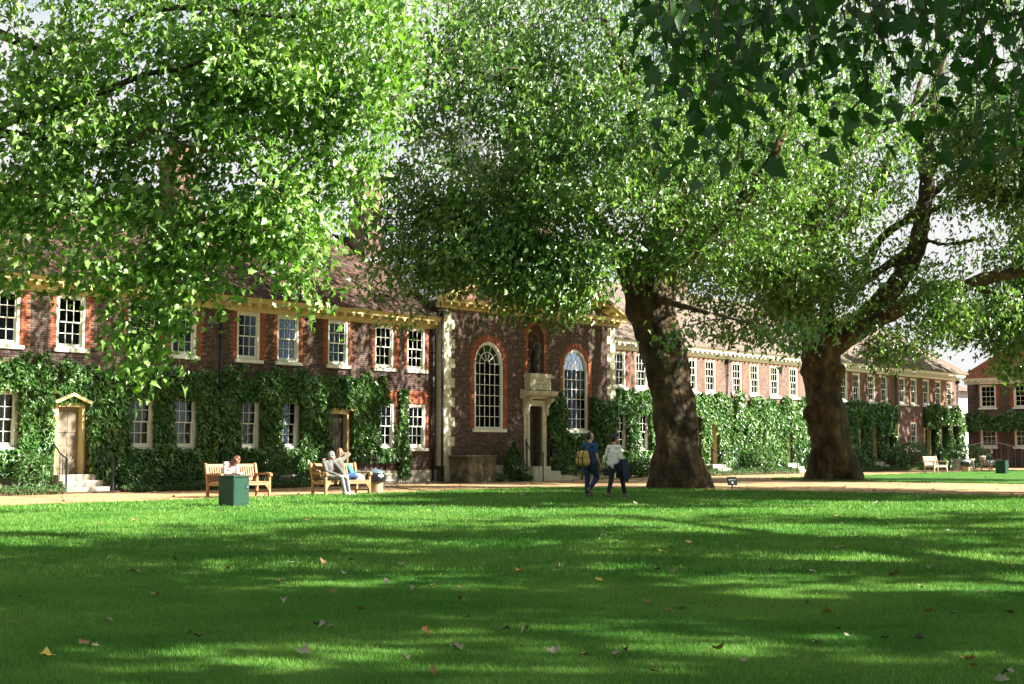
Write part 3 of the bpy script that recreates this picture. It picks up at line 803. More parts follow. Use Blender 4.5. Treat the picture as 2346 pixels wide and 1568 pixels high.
for k,(rw,rn) in enumerate(((.62,.42),(.92,.72),(1.35,1.05))):
    z1 = .60-.2*k
    pts = [(dc-rw,-.05)]+[(dc-rw*math.cos(math.pi*j/10)*1.0, -.05-rn-(.06*math.sin(math.pi*j/10))) for j in range(11)]+[(dc+rw,-.05)]
    z0 = 0 if k == 2 else z1-.21
    MB().prism([(p[0],p[1]) for p in [(dc-rw,-.075),(dc-rw,-.05-rn+.08),(dc-rw+.08,-.05-rn),(dc+rw-.08,-.05-rn),(dc+rw,-.05-rn+.08),(dc+rw,-.075)]], 'z', z0, z1).build('step', M['stone'], CH)
railing('iron railing left of the chapel door steps', [(24.35,CY_-.15,.6),(24.1,CY_-.6,.3),(24.05,CY_-1.3,0)], [1.65,1.25,1.1], 3)
railing('iron railing right of the chapel door steps', [(25.95,CY_-.15,.6),(26.4,CY_-.5,.3),(27.3,CY_-.9,0)], [1.65,1.15,1.1], 4)

# --- right range
RR = empty('almshouse_range', (31.1,0,0), label='long sunlit brick almshouse range right of the chapel, running back to the far corner', cat='building')
UPR = [32.1,33.95,36.2,38.5,40.3,43.0,44.85,47.05,49.25,51.5,53.3,55.5,57.2,59.3,61.1,63.8,65.6,67.6,69.6,71.5]
LOR = [32.1,34.0,36.2,38.5,43.0,44.85,51.5,53.3,57.2,61.1,65.5,69.6,71.5]
WR = 1.06
UH2 = [(x-WR/2, x+WR/2, 4.28, 5.98, False) for x in UPR]
LH2 = [(x-WR/2, x+WR/2, 1.3, 3.1, False) for x in LOR]
DH2 = [(40.3-.53,40.3+.53,.56,2.9,False),(48.2-.53,48.2+.53,.56,2.9,False),(59.3-.53,59.3+.53,.56,2.9,False),(67.6-.53,67.6+.53,.56,2.9,False)]
XR1 = 73.05
def rrb(b, name, m_, smooth=False):
    o = b.build(name, m_, RR, smooth); o.location = (-31.1,0,0); return o
b = MB(); wall_mesh(b, 31.1, XR1, 0, 6.4, UH2+LH2+DH2, 0.0); rrb(b, 'wall', M['brickfar'])
def dressing(h, m_, parent, s_=.2):
    b = MB(); b.prism([(h[0]-s_,h[2]),(h[0],h[2]),(h[0],h[3]),(h[1],h[3]),(h[1],h[2]),(h[1]+s_,h[2]),(h[1]+s_,h[3]+.22),(h[0]-s_,h[3]+.22)], 'y', -.008, -.001)
    return b.build('window_dressing', m_, parent)
for h in UH2+LH2: dressing(h, M['redbrick'], RR).location = (-31.1,0,0)
rrb(MB().box(31.2,XR1-.1,.55,.7,0,6.4), 'dark_backing', M['dark'])  # dark sheet again in place of shaded rooms
b = MB(); b.box(31.1,XR1,.7,9,0,6.4); b.quad((XR1,0,0),(XR1,9,0),(XR1,9,6.4),(XR1,0,6.4)); rrb(b, 'rear_wall', M['brickside'])
for x in UPR: window(RR, x-31.1, 4.28, WR, 1.7, near=x < 41)
for x in LOR: window(RR, x-31.1, 1.3, WR, 1.8, near=x < 35, curtain=True)
for x, lb in ((40.3,None),(48.2,None),(59.3,None),(67.6,None)): panel_door(RR, x-31.1, .56, 1.06, 2.2, 0, M['doordark'] if x != 48.2 else M['doorgrey'], hood=False)
for x in (40.3,48.2,59.3,67.6): steps(RR, x-31.1, 1.3)
c_ = cornice(RR, 0.0, XR1-31.1+.3, 6.5, 0, m_='joinery')  # whiter than the left cornice: full sun put into the paint
b = MB(); b.poly([(31.1,-.5,6.5),(XR1+.5,-.5,6.5),(69.2,4.5,10.05),(31.1,4.5,10.05)]); b.poly([(XR1+.5,-.5,6.5),(XR1+.5,9.5,6.5),(69.2,4.5,10.05)]); b.poly([(XR1+.5,9.5,6.5),(31.1,9.5,6.5),(31.1,4.5,10.05),(69.2,4.5,10.05)])
rrb(b, 'roof_deck', M['tile_far'])
o = roof_tiles(RR, 31.1, XR1+.5, -.56, 6.50, 4.5, 10.08, M['tile_far'], hip_r=69.2, seed=9); o.location = (-31.1,0,0)
rrb(MB().tube([(31.1,4.5,10.1),(69.2,4.5,10.1)], .1, 8), 'ridge_tiles', M['tile_far'], True)
rrb(MB().tube([(69.2,4.5,10.1),(XR1+.5,-.5,6.54)], .09, 8), 'hip_tiles', M['tile_far'], True)
for x in (41.9, 62.7, 72.75): downpipe(RR, x-31.1, 6.07)
chimney(RR, 45-31.1, 5.2, 1.2, .9, 9, 12.4); chimney(RR, 57-31.1, 5.2, 1.2, .9, 9, 12.4)
rrb(MB().box(31.15,XR1,-.05,-.012,0,.5), 'plinth', M['step']) if False else None
for x, nm in ((40.3,'behind the thick left trunk'),(48.2,'in front of the bright creeper between the two trunks'),(59.3,'right of the right-hand trunk'),(67.6,'in front of the bare stretch of the far wall')):
    for s_, sd in ((-.72,'left'),(.72,'right')):
        railing(f'{sd} stair railing {nm}', [(x+s_,-.12,.56),(x+s_*1.05,-.7,.2),(x+s_*1.1,-1.15,0)], [1.62,1.22,1.05], 4)

# --- cross wing at the far right (faces back towards the left)
WG = empty('almshouse_wing', (81.2,2.6,0), -math.pi/2, 'cross wing of dark brick with red tiled roof and white sashes at the far right', 'building')
# in the wing's own frame: x runs towards the lawn, y runs into the wing
WX = [1.55, 4.1, 6.6, 9.1]
wh = [(x-.62,x+.62,4.42,6.1,False) for x in WX]+[(x-.62,x+.62,1.5,3.1,False) for x in WX]
b = MB(); wall_mesh(b, 0, 16, 0, 6.5, wh, 0); b.build('wall', brick_mat('wing_brick', (.07,.05,.045), (.13,.08,.06), (.14,.11,.09), axis='y'), WG)
for h in wh: dressing(h, M['redbrick_y'], WG, .22)
b = MB(); b.quad((0,9,0),(0,0,0),(0,0,6.5),(0,9,6.5)); b.build('end_wall', M['redbrick'], WG)
MB().box(.1,16,.55,.7,0,6.5).build('dark_backing', M['dark'], WG)  # dark sheet for the wing's unlit rooms
for x in WX: window(WG, x, 4.42, 1.24, 1.68, near=False); window(WG, x, 1.5, 1.24, 1.6, near=False, curtain=True)
cornice(WG, -.2, 16, 6.62, m_='joinery')  # wing cornice takes the same white that carries the sun
b = MB(); b.poly([(-.5,-.5,6.62),(16,-.5,6.62),(16,4.5,10.3),(3.5,4.5,10.3)]); b.poly([(-.5,9.5,6.62),(-.5,-.5,6.62),(3.5,4.5,10.3)]); b.build('roof_deck', M['tile_red'], WG)
roof_tiles(WG, -.5, 16, -.56, 6.62, 4.5, 10.32, M['tile_red'], hip_l=3.5, seed=5)
downpipe(WG, .75, 6.17)
chimney(WG, 3.0, 5, 1.0, 1.0, 8, 12.3)
# iron stair rail in front of the wing
railing('peaked iron handrail in front of the far wing window', [tuple(cw(28.8,96.5))+(0,), tuple(cw(32.0,97.5))+(0,), tuple(cw(33.4,97.6))+(0,), tuple(cw(35.6,97.6))+(0,)], [1.15,1.75,1.75,1.15], 14)
# low planter wall with hedge beside the gap
pw = empty('planter_wall', cw(29.0,93.5)+(0,), 0, 'low pale stone planter wall beside the far bin', 'wall')
MB().bevbox(0,3.0,-.15,.15,0,.62,.02).build('wall_body', M['stone'], pw); MB().bevbox(-.04,3.04,-.19,.19,.62,.70,.02).build('coping', M['stone'], pw)
# distant pale building seen through the gap
db = empty('distant_building', (118,22,0), 0, 'pale distant building glimpsed in the gap between the ranges', 'building')
MB().box(-12,12,0,10,0,7.6).build('wall', M['pale'], db); MB().prism([(-1,7.6),(11,7.6),(5,10)], 'x', -12.4, 12.4).build('roof', M['brickfar'], db)
for k in range(8):
    for z in (1.5, 4.6): MB().box(-10.5+k*2.7,-9.2+k*2.7,-.05,.02,z,z+1.6).build('window', M['lead'], db)
# ---------------------------------------------------------------- foliage tools
def leaf_shape(kind):
    if kind == 'big':
        half = [(0,0,0),(.20,-.07,.03),(.42,.03,.07),(.36,.21,.03),(.57,.43,.10),(.35,.50,.04),(.25,.68,.03)]
        tip = (0,1.0,-.06); c = (0,.34,-.03)
    elif kind == 'mid':
        half = [(0,0,0),(.38,.0,.07),(.33,.24,.04),(.52,.47,.10),(.27,.60,.03)]
        tip = (0,1.0,-.08); c = (0,.35,-.03)
    elif kind == 'small':
        v = [(0,0,0),(.48,.18,.10),(.26,.52,.04),(0,1,-.05),(-.26,.52,.04),(-.48,.18,.10)]
        return np.array(v), np.array([0,1,2,  0,2,3,  0,3,4,  0,4,5])
    else:
        v = [(0,0,0),(.42,.35,.1),(0,1,-.05),(-.42,.35,.1)]
        return np.array(v), np.array([0,1,2,0,2,3])
    ring = half+[tip]+[(-x,y,z) for x,y,z in half[:0:-1]]
    v = [c]+ring; n = len(ring)
    return np.array(v), np.array([[0,1+i,1+(i+1)%n] for i in range(n)]).ravel()

def leaves_mesh(name, P, size, kind, m_, rng, up=1.0, droop=.5, out=None, roll=.9, jit=.25, lightward=0.0):
    """P (n,3) leaf base points -> one joined mesh of real lobed leaves"""
    n = len(P); LV, LF = leaf_shape(kind)
    th = rng.uniform(0, 2*np.pi, n)
    t = np.stack([np.cos(th), np.sin(th), rng.normal(-droop, .45, n)], 1)
    if out is not None: t[:, :2] += out[:, :2]*.9
    t /= np.linalg.norm(t, axis=1)[:,None]
    upv = np.array([0,0,up]) + rng.normal(0, roll*.6, (n,3)) + np.array(SUN)*lightward
    if out is not None: upv = upv + out*.8
    nn = upv - (upv*t).sum(1)[:,None]*t
    nn /= np.linalg.norm(nn, axis=1)[:,None]
    s = np.cross(t, nn)
    sc = size*np.exp(rng.normal(0, jit, n)).clip(.5,1.5)
    wd = rng.uniform(.6,1.05,n); cu = rng.uniform(.4,2.6,n)
    V = P[:,None,:] + sc[:,None,None]*(wd[:,None,None]*LV[None,:,0,None]*s[:,None,:] + LV[None,:,1,None]*t[:,None,:] + cu[:,None,None]*(LV[None,:,2,None]+.25*LV[None,:,1,None]**2*(-1))*nn[:,None,:])
    k = len(LV); F = (np.arange(n)*k)[:,None] + LF[None,:]
    return np_mesh(name, V.reshape(-1,3), F.ravel(), np.full(F.size//3, 3), m_)

def vnoise(P, sc, seed=0):
    """cheap smooth value noise on points"""
    r = np.random.default_rng(seed); T = r.random(4096)
    q = P*sc; i = np.floor(q).astype(int); f = q-i; f = f*f*(3-2*f)
    def h(a, b, c): return T[(a*73856093 ^ b*19349663 ^ c*83492791) & 4095]
    out = 0
    for dx_ in (0,1):
        for dy_ in (0,1):
            for dz_ in (0,1):
                w = (f[:,0] if dx_ else 1-f[:,0])*(f[:,1] if dy_ else 1-f[:,1])*(f[:,2] if dz_ else 1-f[:,2])
                out = out + w*h(i[:,0]+dx_, i[:,1]+dy_, i[:,2]+dz_)
    return out

# ---------------------------------------------------------------- creepers on the walls
def creeper(label, x0, x1, ztop, holes, n, size=.13, bulge=.28, z0=.25, y=0.0, bare=None, seed=0, frame=None, ragged=.35, kind='small'):
    rng = np.random.default_rng(100+seed)
    root = empty('climbing_creeper', (x0 if frame is None else 0, y if frame is None else 0, 0), label=label, cat='creeper', group='creepers on the almshouse walls')
    X = rng.uniform(x0, x1, n*2); Z = rng.uniform(z0, ztop+.5, n*2)
    P0_ = np.stack([X, X*0, Z], 1)
    nz1 = vnoise(P0_, 1.1, seed); nz2 = vnoise(P0_, 3.3, seed+1)
    keep = Z < ztop - ragged*(1-1.6*nz1) + (nz2-.5)*.5
    keep &= ~((Z > ztop-.1) & (nz2 < .45))
    keep &= (X > x0+.15*nz2) & (X < x1-.15*nz2)
    grow = .06+.14*nz2
    for h in holes:
        zc = h[3]-grow*.6
        keep &= ~((X > h[0]+grow*.5) & (X < h[1]-grow*.5) & (Z > h[2]-.02) & (Z < zc))
    if bare is not None: keep &= ~bare(X, Z, nz1, nz2)
    X, Z, nz1, nz2 = X[keep], Z[keep], nz1[keep], nz2[keep]
    depth = (.05+bulge*nz1+.10*nz2)*rng.uniform(.25, 1, len(X))
    P = np.stack([X, y-depth, Z], 1)[:n]
    out = np.tile(np.array([[0,-1.0,0]]), (len(P),1))
    if frame is None: P = P - np.array([x0, y, 0])
    me = leaves_mesh('foliage', P, size, kind, M['ivy'], rng, up=.5, droop=.75, out=out, roll=.75)
    o = link('foliage', me, root); o['kind'] = 'stuff'
    b = MB(); rr = random.Random(seed)
    ox = x0 if frame is None else 0
    k = max(2, int((x1-x0)/1.4))
    for i in range(k):
        xs = x0+(i+.5)*(x1-x0)/k; pts = []
        for j in range(6):
            z = ztop*.92*j/5
            xs += rr.uniform(-.15,.15)
            for h in holes:
                if h[0]-.05 < xs < h[1]+.05 and h[2]-.3 < z < h[3]+.2: xs = h[0]-.15 if xs < (h[0]+h[1])/2 else h[1]+.15
            pts.append((xs-ox, (y if frame is not None else 0)-.05, z))
        b.tube(pts, [.03,.025,.02,.015,.012,.006], 5)
    b.build('stem', M['twig'], root)
    if frame is not None: root.matrix_world = frame
    return root

doorL = [(1.7,2.95,0,2.86),(13.2,14.5,0,3.0)]
HL = [h[:4] for h in LH]+[h[:4] for h in UH]
creeper('glossy creeper left of the taupe door at the far left', -3.0, 1.75, 4.15, HL+doorL, 7500, .135, seed=1, z0=.5)
creeper('dense creeper between the taupe door and the first bench', 1.76, 8.1, 4.1, HL+doorL, 11500, .13, seed=2, z0=.35)
creeper('creeper around the ground floor windows behind the two benches', 8.1, 13.7, 4.15, HL+doorL, 10500, .13, seed=3, z0=.6)
creeper('creeper with a rounded shoulder right of the dark door', 13.71, 16.9, 4.2, HL+doorL, 6500, .13, seed=4, z0=.9,
        bare=lambda X, Z, a, b: (X > 16.0) & (Z > 4.3-(X-16.0)*2.6))
creeper('thin creeper strand between the last two windows before the chapel', 16.9, 17.55, 3.9, HL, 1500, .13, seed=5, z0=.3)
creeper('shaded creeper climbing between the chapel door and its right window', 26.0, 31.0, 3.9, [(27.1,29.1,2.05,6)]+[(24,26.05,0,9)], 8500, .14, seed=6, y=CY_-.02, z0=.3,
        bare=lambda X, Z, a, b: (Z > 2.9+.9*a) & (X > 29.1) & (X < 31.0) & (Z > 3.4) | (Z > 3.6) & (X < 26.3))
doorR = [(h[0],h[1],0,2.75) for h in DH2]
HR = [h[:4] for h in LH2]+[h[:4] for h in UH2]+doorR
creeper('shaded creeper between the chapel corner and the left trunk', 31.2, 36.6, 4.2, HR, 7500, .15, seed=7, z0=.3)
creeper('dark creeper right of the left trunk', 36.6, 42.2, 4.3, HR, 8000, .15, seed=8, z0=.3)
# brightest stretch has grown over most of its windows
def shrink(hs, f): return [(a+(b-a)*f, b, c, d-.35) for a, b, c, d in hs]
creeper('bright sunlit creeper between the two trunks', 42.2, 52.5, 4.15, shrink([h[:4] for h in LH2], .55)+[(a+.3,b,c,d-.4) for a,b,c,d in doorR], 15000, .16, bulge=.4, seed=9, z0=.2)
creeper('grey green creeper in columns right of the right-hand trunk', 52.5, 62.5, 4.1, shrink([h[:4] for h in LH2], .3)+doorR, 12000, .17, bulge=.45, seed=10, z0=.2)
creeper('creeper at the far end of the range before the corner', 66.9, 72.9, 4.2, HR[:13]+doorR, 7500, .18, bulge=.5, seed=11, z0=.2, bare=lambda X, Z, a, b: (X < 68.2) & (Z < 2.8))
WG_M = Matrix.Translation((81.2,2.6,0)) @ Matrix.Rotation(-math.pi/2, 4, 'Z')
creeper('dark creeper over the ground floor of the far wing', -.3, 12, 4.0, [(a,b,c,d-.2) for a,b,c,d,_ in wh], 7500, .18, bulge=.4, seed=12, z0=2.7, frame=WG_M)

# ---------------------------------------------------------------- shrubs and low hedges
def shrub(label, x, y, r, h, n=900, size=.07, m_='hedge', seed=0, name='round_shrub', cat='shrub', group=None, upright=False):
    rng = np.random.default_rng(300+seed)
    root = empty(name, (x, y, 0), label=label, cat=cat, group=group)
    v = rng.normal(0,1,(n,3)); v /= np.linalg.norm(v, axis=1)[:,None]
    rr_ = rng.uniform(.55,1,n)**.5; bump = .8+.4*vnoise(v+5, 2.2, seed)
    taper = 1.0 if not upright else 1
    P = v*rr_[:,None]*bump[:,None]*np.array([[r,r,h*.52]]) + np.array([[0,0,h*.5]])
    P[:,2] = np.maximum(P[:,2], .03)
    if upright: P[:,:2] *= (1.15-.75*(P[:,2:3]/h))
    o = link('foliage', leaves_mesh('foliage', P, size, 'small', M[m_], rng, up=.6, droop=.1, out=v, roll=.8), root); o['kind'] = 'stuff'
    b = MB()
    for k in range(5): a = k*1.257; b.tube([(0,0,0),(.3*r*math.cos(a),.3*r*math.sin(a),h*.4),(.6*r*math.cos(a),.6*r*math.sin(a),h*.75)], [.02,.014,.006], 5)
    b.build('stem', M['twig'], root)
    return root
G_S = 'shrubs at the foot of the walls'
shrub('large leafy shrub left of the steps at the far left', .55, -.75, .62, 1.25, 1500, .07, seed=1, group=G_S)
shrub('rounded shrub right of the far left steps', 4.35, -.62, .55, .95, 1300, .065, seed=2, group=G_S)
shrub('small shrub behind the left end of the first bench', 6.1, -.5, .42, .8, 900, .065, seed=3, group=G_S)
shrub('pale green shrub between the two benches', 9.9, -.6, .5, 1.2, 1300, .065, seed=4, group=G_S)
shrub('low shrub behind the second bench', 11.9, -.5, .5, .6, 900, .065, seed=5, group=G_S)
shrub('upright pointed shrub before the chapel wall left of the door', 22.75, -1.15, .52, 1.62, 1500, .09, seed=6, group=G_S, upright=True)
shrub('tuft of low plants beside the stone cistern', 21.7, -1.05, .5, .35, 700, .07, seed=7, group=G_S)
shrub('low dark mound of plants right of the upright shrub', 23.5, -1.0, .45, .32, 700, .07, seed=8, group=G_S)
shrub('shaded shrub right of the left trunk', 43.6, -.9, .9, 1.5, 1500, .1, seed=9, group=G_S)
shrub('bushy shrub at the end of the creeper before the bare wall', 63.2, -.9, 1.0, 1.9, 1500, .11, seed=10, group=G_S)
shrub('shrub beside the railing right of the right-hand trunk', 61.2, -.8, .7, 1.3, 1200, .1, seed=11, group=G_S)
shrub('dark shrub near the chapel corner', 32.6, -.8, .6, .9, 1000, .09, seed=12, group=G_S)
shrub('grey green shrub beside the bright railing', 50.6, -.75, .7, 1.4, 1200, .1, seed=13, group=G_S)
shrub('hedge plant clipped flat on top of the pale planter wall', cw(30.2,94.4)[0], cw(30.2,94.4)[1], 1.4, 1.75, 1800, .1, seed=14, name='clipped_bush', group=G_S)
def low_hedge(label, x0, x1, y, h=.28, w=.34, n=None, seed=0):
    rng = np.random.default_rng(500+seed); L_ = x1-x0; n = n or int(L_*620)
    root = empty('low_hedge', (x0, y, 0), label=label, cat='hedge', group='low edging hedges by the path')
    X = rng.uniform(0, L_, n); a = rng.uniform(0, np.pi, n); q = np.stack([X, X*0, X*0], 1)
    hh = h*(.75+.5*vnoise(q, 2.1, seed))
    P = np.stack([X, -np.cos(a)*w*.5*rng.uniform(.7,1.1,n), .02+np.sin(a)**.6*hh*rng.uniform(.6,1.05,n)], 1)
    out = np.stack([X*0, -np.cos(a), np.sin(a)], 1)
    o = link('foliage', leaves_mesh('foliage', P, .055, 'small', M['hedge'], rng, up=.3, droop=0, out=out, roll=.9), root); o['kind'] = 'stuff'
    MB().box(.05,L_-.05,-w*.25,w*.25,0,h*.6).build('hedge_core', M['soil'], root)
low_hedge('low edging hedge left of the far left steps', -3.5, 1.25, -1.35, .3, .42, seed=1)
low_hedge('low edging hedge between the far left steps and the dark door', 3.4, 12.7, -1.25, .24, .36, seed=2)
low_hedge('low edging hedge before the shaded creeper between the trunks', 36.8, 47.2, -1.3, .3, .4, n=5000, seed=3)
low_hedge('low edging hedge beyond the right-hand trunk', 52.6, 66.0, -1.3, .3, .4, n=5000, seed=4)

# ---------------------------------------------------------------- trees
def smooth_path(pts, n=6):
    pts = [Vector(p) for p in pts]; out = []
    for i in range(len(pts)-1):
        p0, p1, p2, p3 = pts[max(i-1,0)], pts[i], pts[i+1], pts[min(i+2,len(pts)-1)]
        for k in range(n):
            t = k/n
            out.append(.5*((2*p1)+(-p0+p2)*t+(2*p0-5*p1+4*p2-p3)*t*t+(-p0+3*p1-3*p2+p3)*t**3))
    out.append(pts[-1]); return out
def lerp_list(v, n=6):
    out = []
    for i in range(len(v)-1): out += [v[i]+(v[i+1]-v[i])*k/n for k in range(n)]
    return out+[v[-1]]

def tree(label, base, limbs, blobs, leaf, size, per, kind, seed, name='plane_tree', m_=None, knobs=None, voxel=None, spread=.42, twig_r=.012, hang=.4, upl=.55, gap=.34, gsc=.9, lw=.85):
    """limbs: (points, radii) in world space; blobs: (X,Y,h,rx,ry,rz,clusters) in camera ground frame"""
    rng = np.random.default_rng(seed); rr = random.Random(seed)
    B = Vector((base[0], base[1], 0))
    root = empty(name, B, label=label, cat='tree', group='old plane trees on the lawn')
    trunk, nodes = MB(), []
    for li, (pts, rs) in enumerate(limbs):
        sp = smooth_path(pts); sr = lerp_list(rs)
        sp = [p-B for p in sp]
        ph = rr.uniform(0, 6)
        amp = .07 if sr[0] > .3 else .04
        def sq(i, t, ph=ph, sp=sp, amp=amp):
            z = sp[i].z
            flare = .16*math.exp(-max(z,0)*1.1) if sr[0] > .8 else 0
            return 1+amp*math.sin(3*t+z*.9+ph)+amp*.7*math.sin(5*t-z*1.7+ph*2)+amp*.6*math.sin(2*t+z*2.9)+flare*(math.sin(5*t+ph)+.6*math.sin(8*t))
        trunk.tube(sp, sr, 28 if sr[0] > .5 else (14 if sr[0] > .2 else 8), squash=sq)
        for p, r in zip(sp, sr):
            if p.z > 3.5 or li > 0: nodes.append((p.x, p.y, p.z, r))
    if knobs:
        for (p, r, sc) in knobs: trunk.ball(Vector(p)-B, r, sc, 14, 10)
    to = trunk.build('trunk', M[m_ or 'bark'], root, True)
    if voxel:
        md = to.modifiers.new('weld', 'REMESH'); md.mode = 'VOXEL'; md.voxel_size = voxel; md.use_smooth_shade = True
        for nm_, sz, st in (('lumps', .55, .16), ('plates', .16, .05)):
            tx = bpy.data.textures.new(nm_, 'CLOUDS'); tx.noise_scale = sz; tx.noise_depth = 3
            dm = to.modifiers.new(nm_, 'DISPLACE'); dm.texture = tx; dm.strength = st; dm.mid_level = .5; dm.texture_coords = 'LOCAL'
        ms_ = to.modifiers.new('soften', 'SMOOTH'); ms_.iterations = 1; ms_.factor = .4
    # leaf clusters through the crown volume
    C, W_ = [], []
    for bl in blobs:
        X, Y, h, rx, ry, rz, n = bl[:7]
        v = rng.normal(0,1,(n,3)); v /= np.linalg.norm(v, axis=1)[:,None]
        v *= (rng.uniform(.15,1,(n,1)))**(1/2.4)
        for q in v:
            w = cw(X+q[0]*rx, Y+q[1]*ry); C.append((w[0]-B.x, w[1]-B.y, h+q[2]*rz))
    C = np.array(C)
    ok = vnoise(C+50, gsc, seed) > gap
    C = C[ok]
    Nn = np.array(nodes); NP = Nn[:, :3].copy()
    d0 = np.array([np.min(((NP-c)**2).sum(1)) for c in C]); order = np.argsort(d0)
    cap = len(NP)+len(C)*4; buf = np.zeros((cap,3)); buf[:len(NP)] = NP; cnt = len(NP)
    br = MB()
    for ci in order:
        c = C[ci]; d2 = ((buf[:cnt]-c)**2).sum(1)
        up_pen = np.maximum(0, buf[:cnt,2]-c[2])*.0
        k = int(np.argmin(d2+up_pen)); a = buf[k]; L_ = math.sqrt(d2[k])
        if L_ < .15: continue
        mid1 = a+(c-a)*.35+np.array([rr.uniform(-.1,.1),rr.uniform(-.1,.1),.10])*L_
        mid2 = a+(c-a)*.7+np.array([rr.uniform(-.08,.08),rr.uniform(-.08,.08),.08])*L_
        r0 = min(.07, twig_r*(1+L_*1.1))
        br.tube([a, mid1, mid2, c], [r0, r0*.75, r0*.55, r0*.3], 4, cap=False)
        buf[cnt:cnt+3] = [mid1, mid2, c]; cnt += 3
    link('branches', br.mesh('branches', M['twig'], True), root)['kind'] = 'stuff'
    n = len(C)*per
    idx = np.repeat(np.arange(len(C)), per)
    cs = rng.uniform(.6, 1.25, len(C))[idx]
    g_ = rng.normal(0,1,(n,3))
    P = C[idx]+g_*np.array([[spread, spread, spread*.62]])*cs[:,None]
    P[:,2] -= np.abs(rng.normal(0, hang, n))*.6
    P[:,2] = np.maximum(P[:,2], 1.9)
    # hold leaves clear of the thick stems
    for p, r in zip(*[iter([])]*2) if False else []: pass
    cen = C.mean(0); out = P-cen; out /= np.linalg.norm(out, axis=1)[:,None]+1e-6
    o = link('crown', leaves_mesh('crown', P, size, kind, M[leaf], rng, up=upl, droop=.7, out=out*.3, roll=1.0, lightward=lw), root); o['kind'] = 'stuff'
    return root

A_ = at
# T1: thick trunk left of centre-right
Y1 = 49.4
def L1(*p): return [A_(x, y, Y) for x, y, Y in p]
b1 = A_(1559, 1121, Y1); b1.z = 0
T1 = tree('massive dark plane tree whose trunk leans left, behind the walking couple', b1,
  [([Vector((b1.x,b1.y,-.15)), A_(1557,1098,Y1), A_(1552,1060,Y1), A_(1549,1000,Y1), A_(1537,900,Y1), A_(1520,800,Y1), A_(1497,700,Y1), A_(1490,620,Y1)], [1.04,.93,.84,.76,.72,.78,.80,.74]),
   (L1((1490,640,Y1),(1525,540,Y1+.3),(1545,420,Y1+.6),(1560,280,Y1+.6),(1590,120,Y1),(1600,-40,Y1)), [.62,.55,.48,.40,.32,.2]),
   (L1((1470,700,Y1),(1440,620,Y1-.5),(1400,560,Y1-1),(1352,470,Y1-1.6),(1300,370,Y1-2),(1265,280,Y1-2),(1180,200,Y1-2.5),(1060,160,Y1-3)), [.5,.42,.34,.28,.26,.25,.18,.1]),
   (L1((1500,660,Y1),(1600,560,Y1-.5),(1690,470,Y1-1),(1760,380,Y1-2),(1820,240,Y1-2)), [.4,.3,.24,.18,.1]),
   (L1((1545,440,Y1),(1470,330,Y1-1),(1440,180,Y1-1),(1380,40,Y1-1.5)), [.3,.24,.2,.12]),
   (L1((1500,680,Y1),(1560,700,Y1-4),(1640,720,Y1-8),(1720,740,Y1-11)), [.18,.10,.06,.03]),
   (L1((1300,370,Y1-2),(1200,400,Y1-3),(1080,440,Y1-3.4),(960,470,Y1-3.6)), [.14,.11,.08,.04])],
  [(4,48,15.5,8,7.5,6.5,520),(-1.4,46,11.3,3.6,4,4.2,280),(-2.6,42.5,13.6,4.6,4,2.8,120),(-3.7,46,8.2,1.3,2,2.8,55),(-.2,45.5,8.4,2.6,2.6,1.7,95),
   (1.3,44.5,6.6,2.0,1.8,.9,70),(3.0,42.5,10.6,2.8,2.5,2.3,170),(9,47,11.5,4,4.5,4.8,260),(7.2,46,8.0,2.2,2,1.3,60),(6.3,38,4.6,2.4,1.5,.6,30),(1.2,46,12,3.4,3,3,150),(8.5,54,12,4.5,4,4.5,220),(4.9,46.6,9.2,2.4,1.4,2.0,120),(.2,45,9.3,3.2,2,1.5,90),(1.0,44,7.4,2.9,1.5,.9,80),(-1.7,45,7.9,2.3,1.6,1.6,90),(3,46,14.5,6,5,3,330),(12,57,13,3.5,3.5,3,110),(9.5,56,10.5,4,2.5,3.5,190),(.3,44.3,7.4,2.8,1.4,.95,120)],
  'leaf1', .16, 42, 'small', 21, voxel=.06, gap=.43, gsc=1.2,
  knobs=[(A_(1478,700,Y1), .72, (1,1,1.2)), (A_(1545,1065,Y1-.4), .5, (1,1,.8)), (A_(1575,980,Y1-.45), .35, (1,1,1)), (A_(1515,830,Y1-.4), .45, (1,1,1.2))])
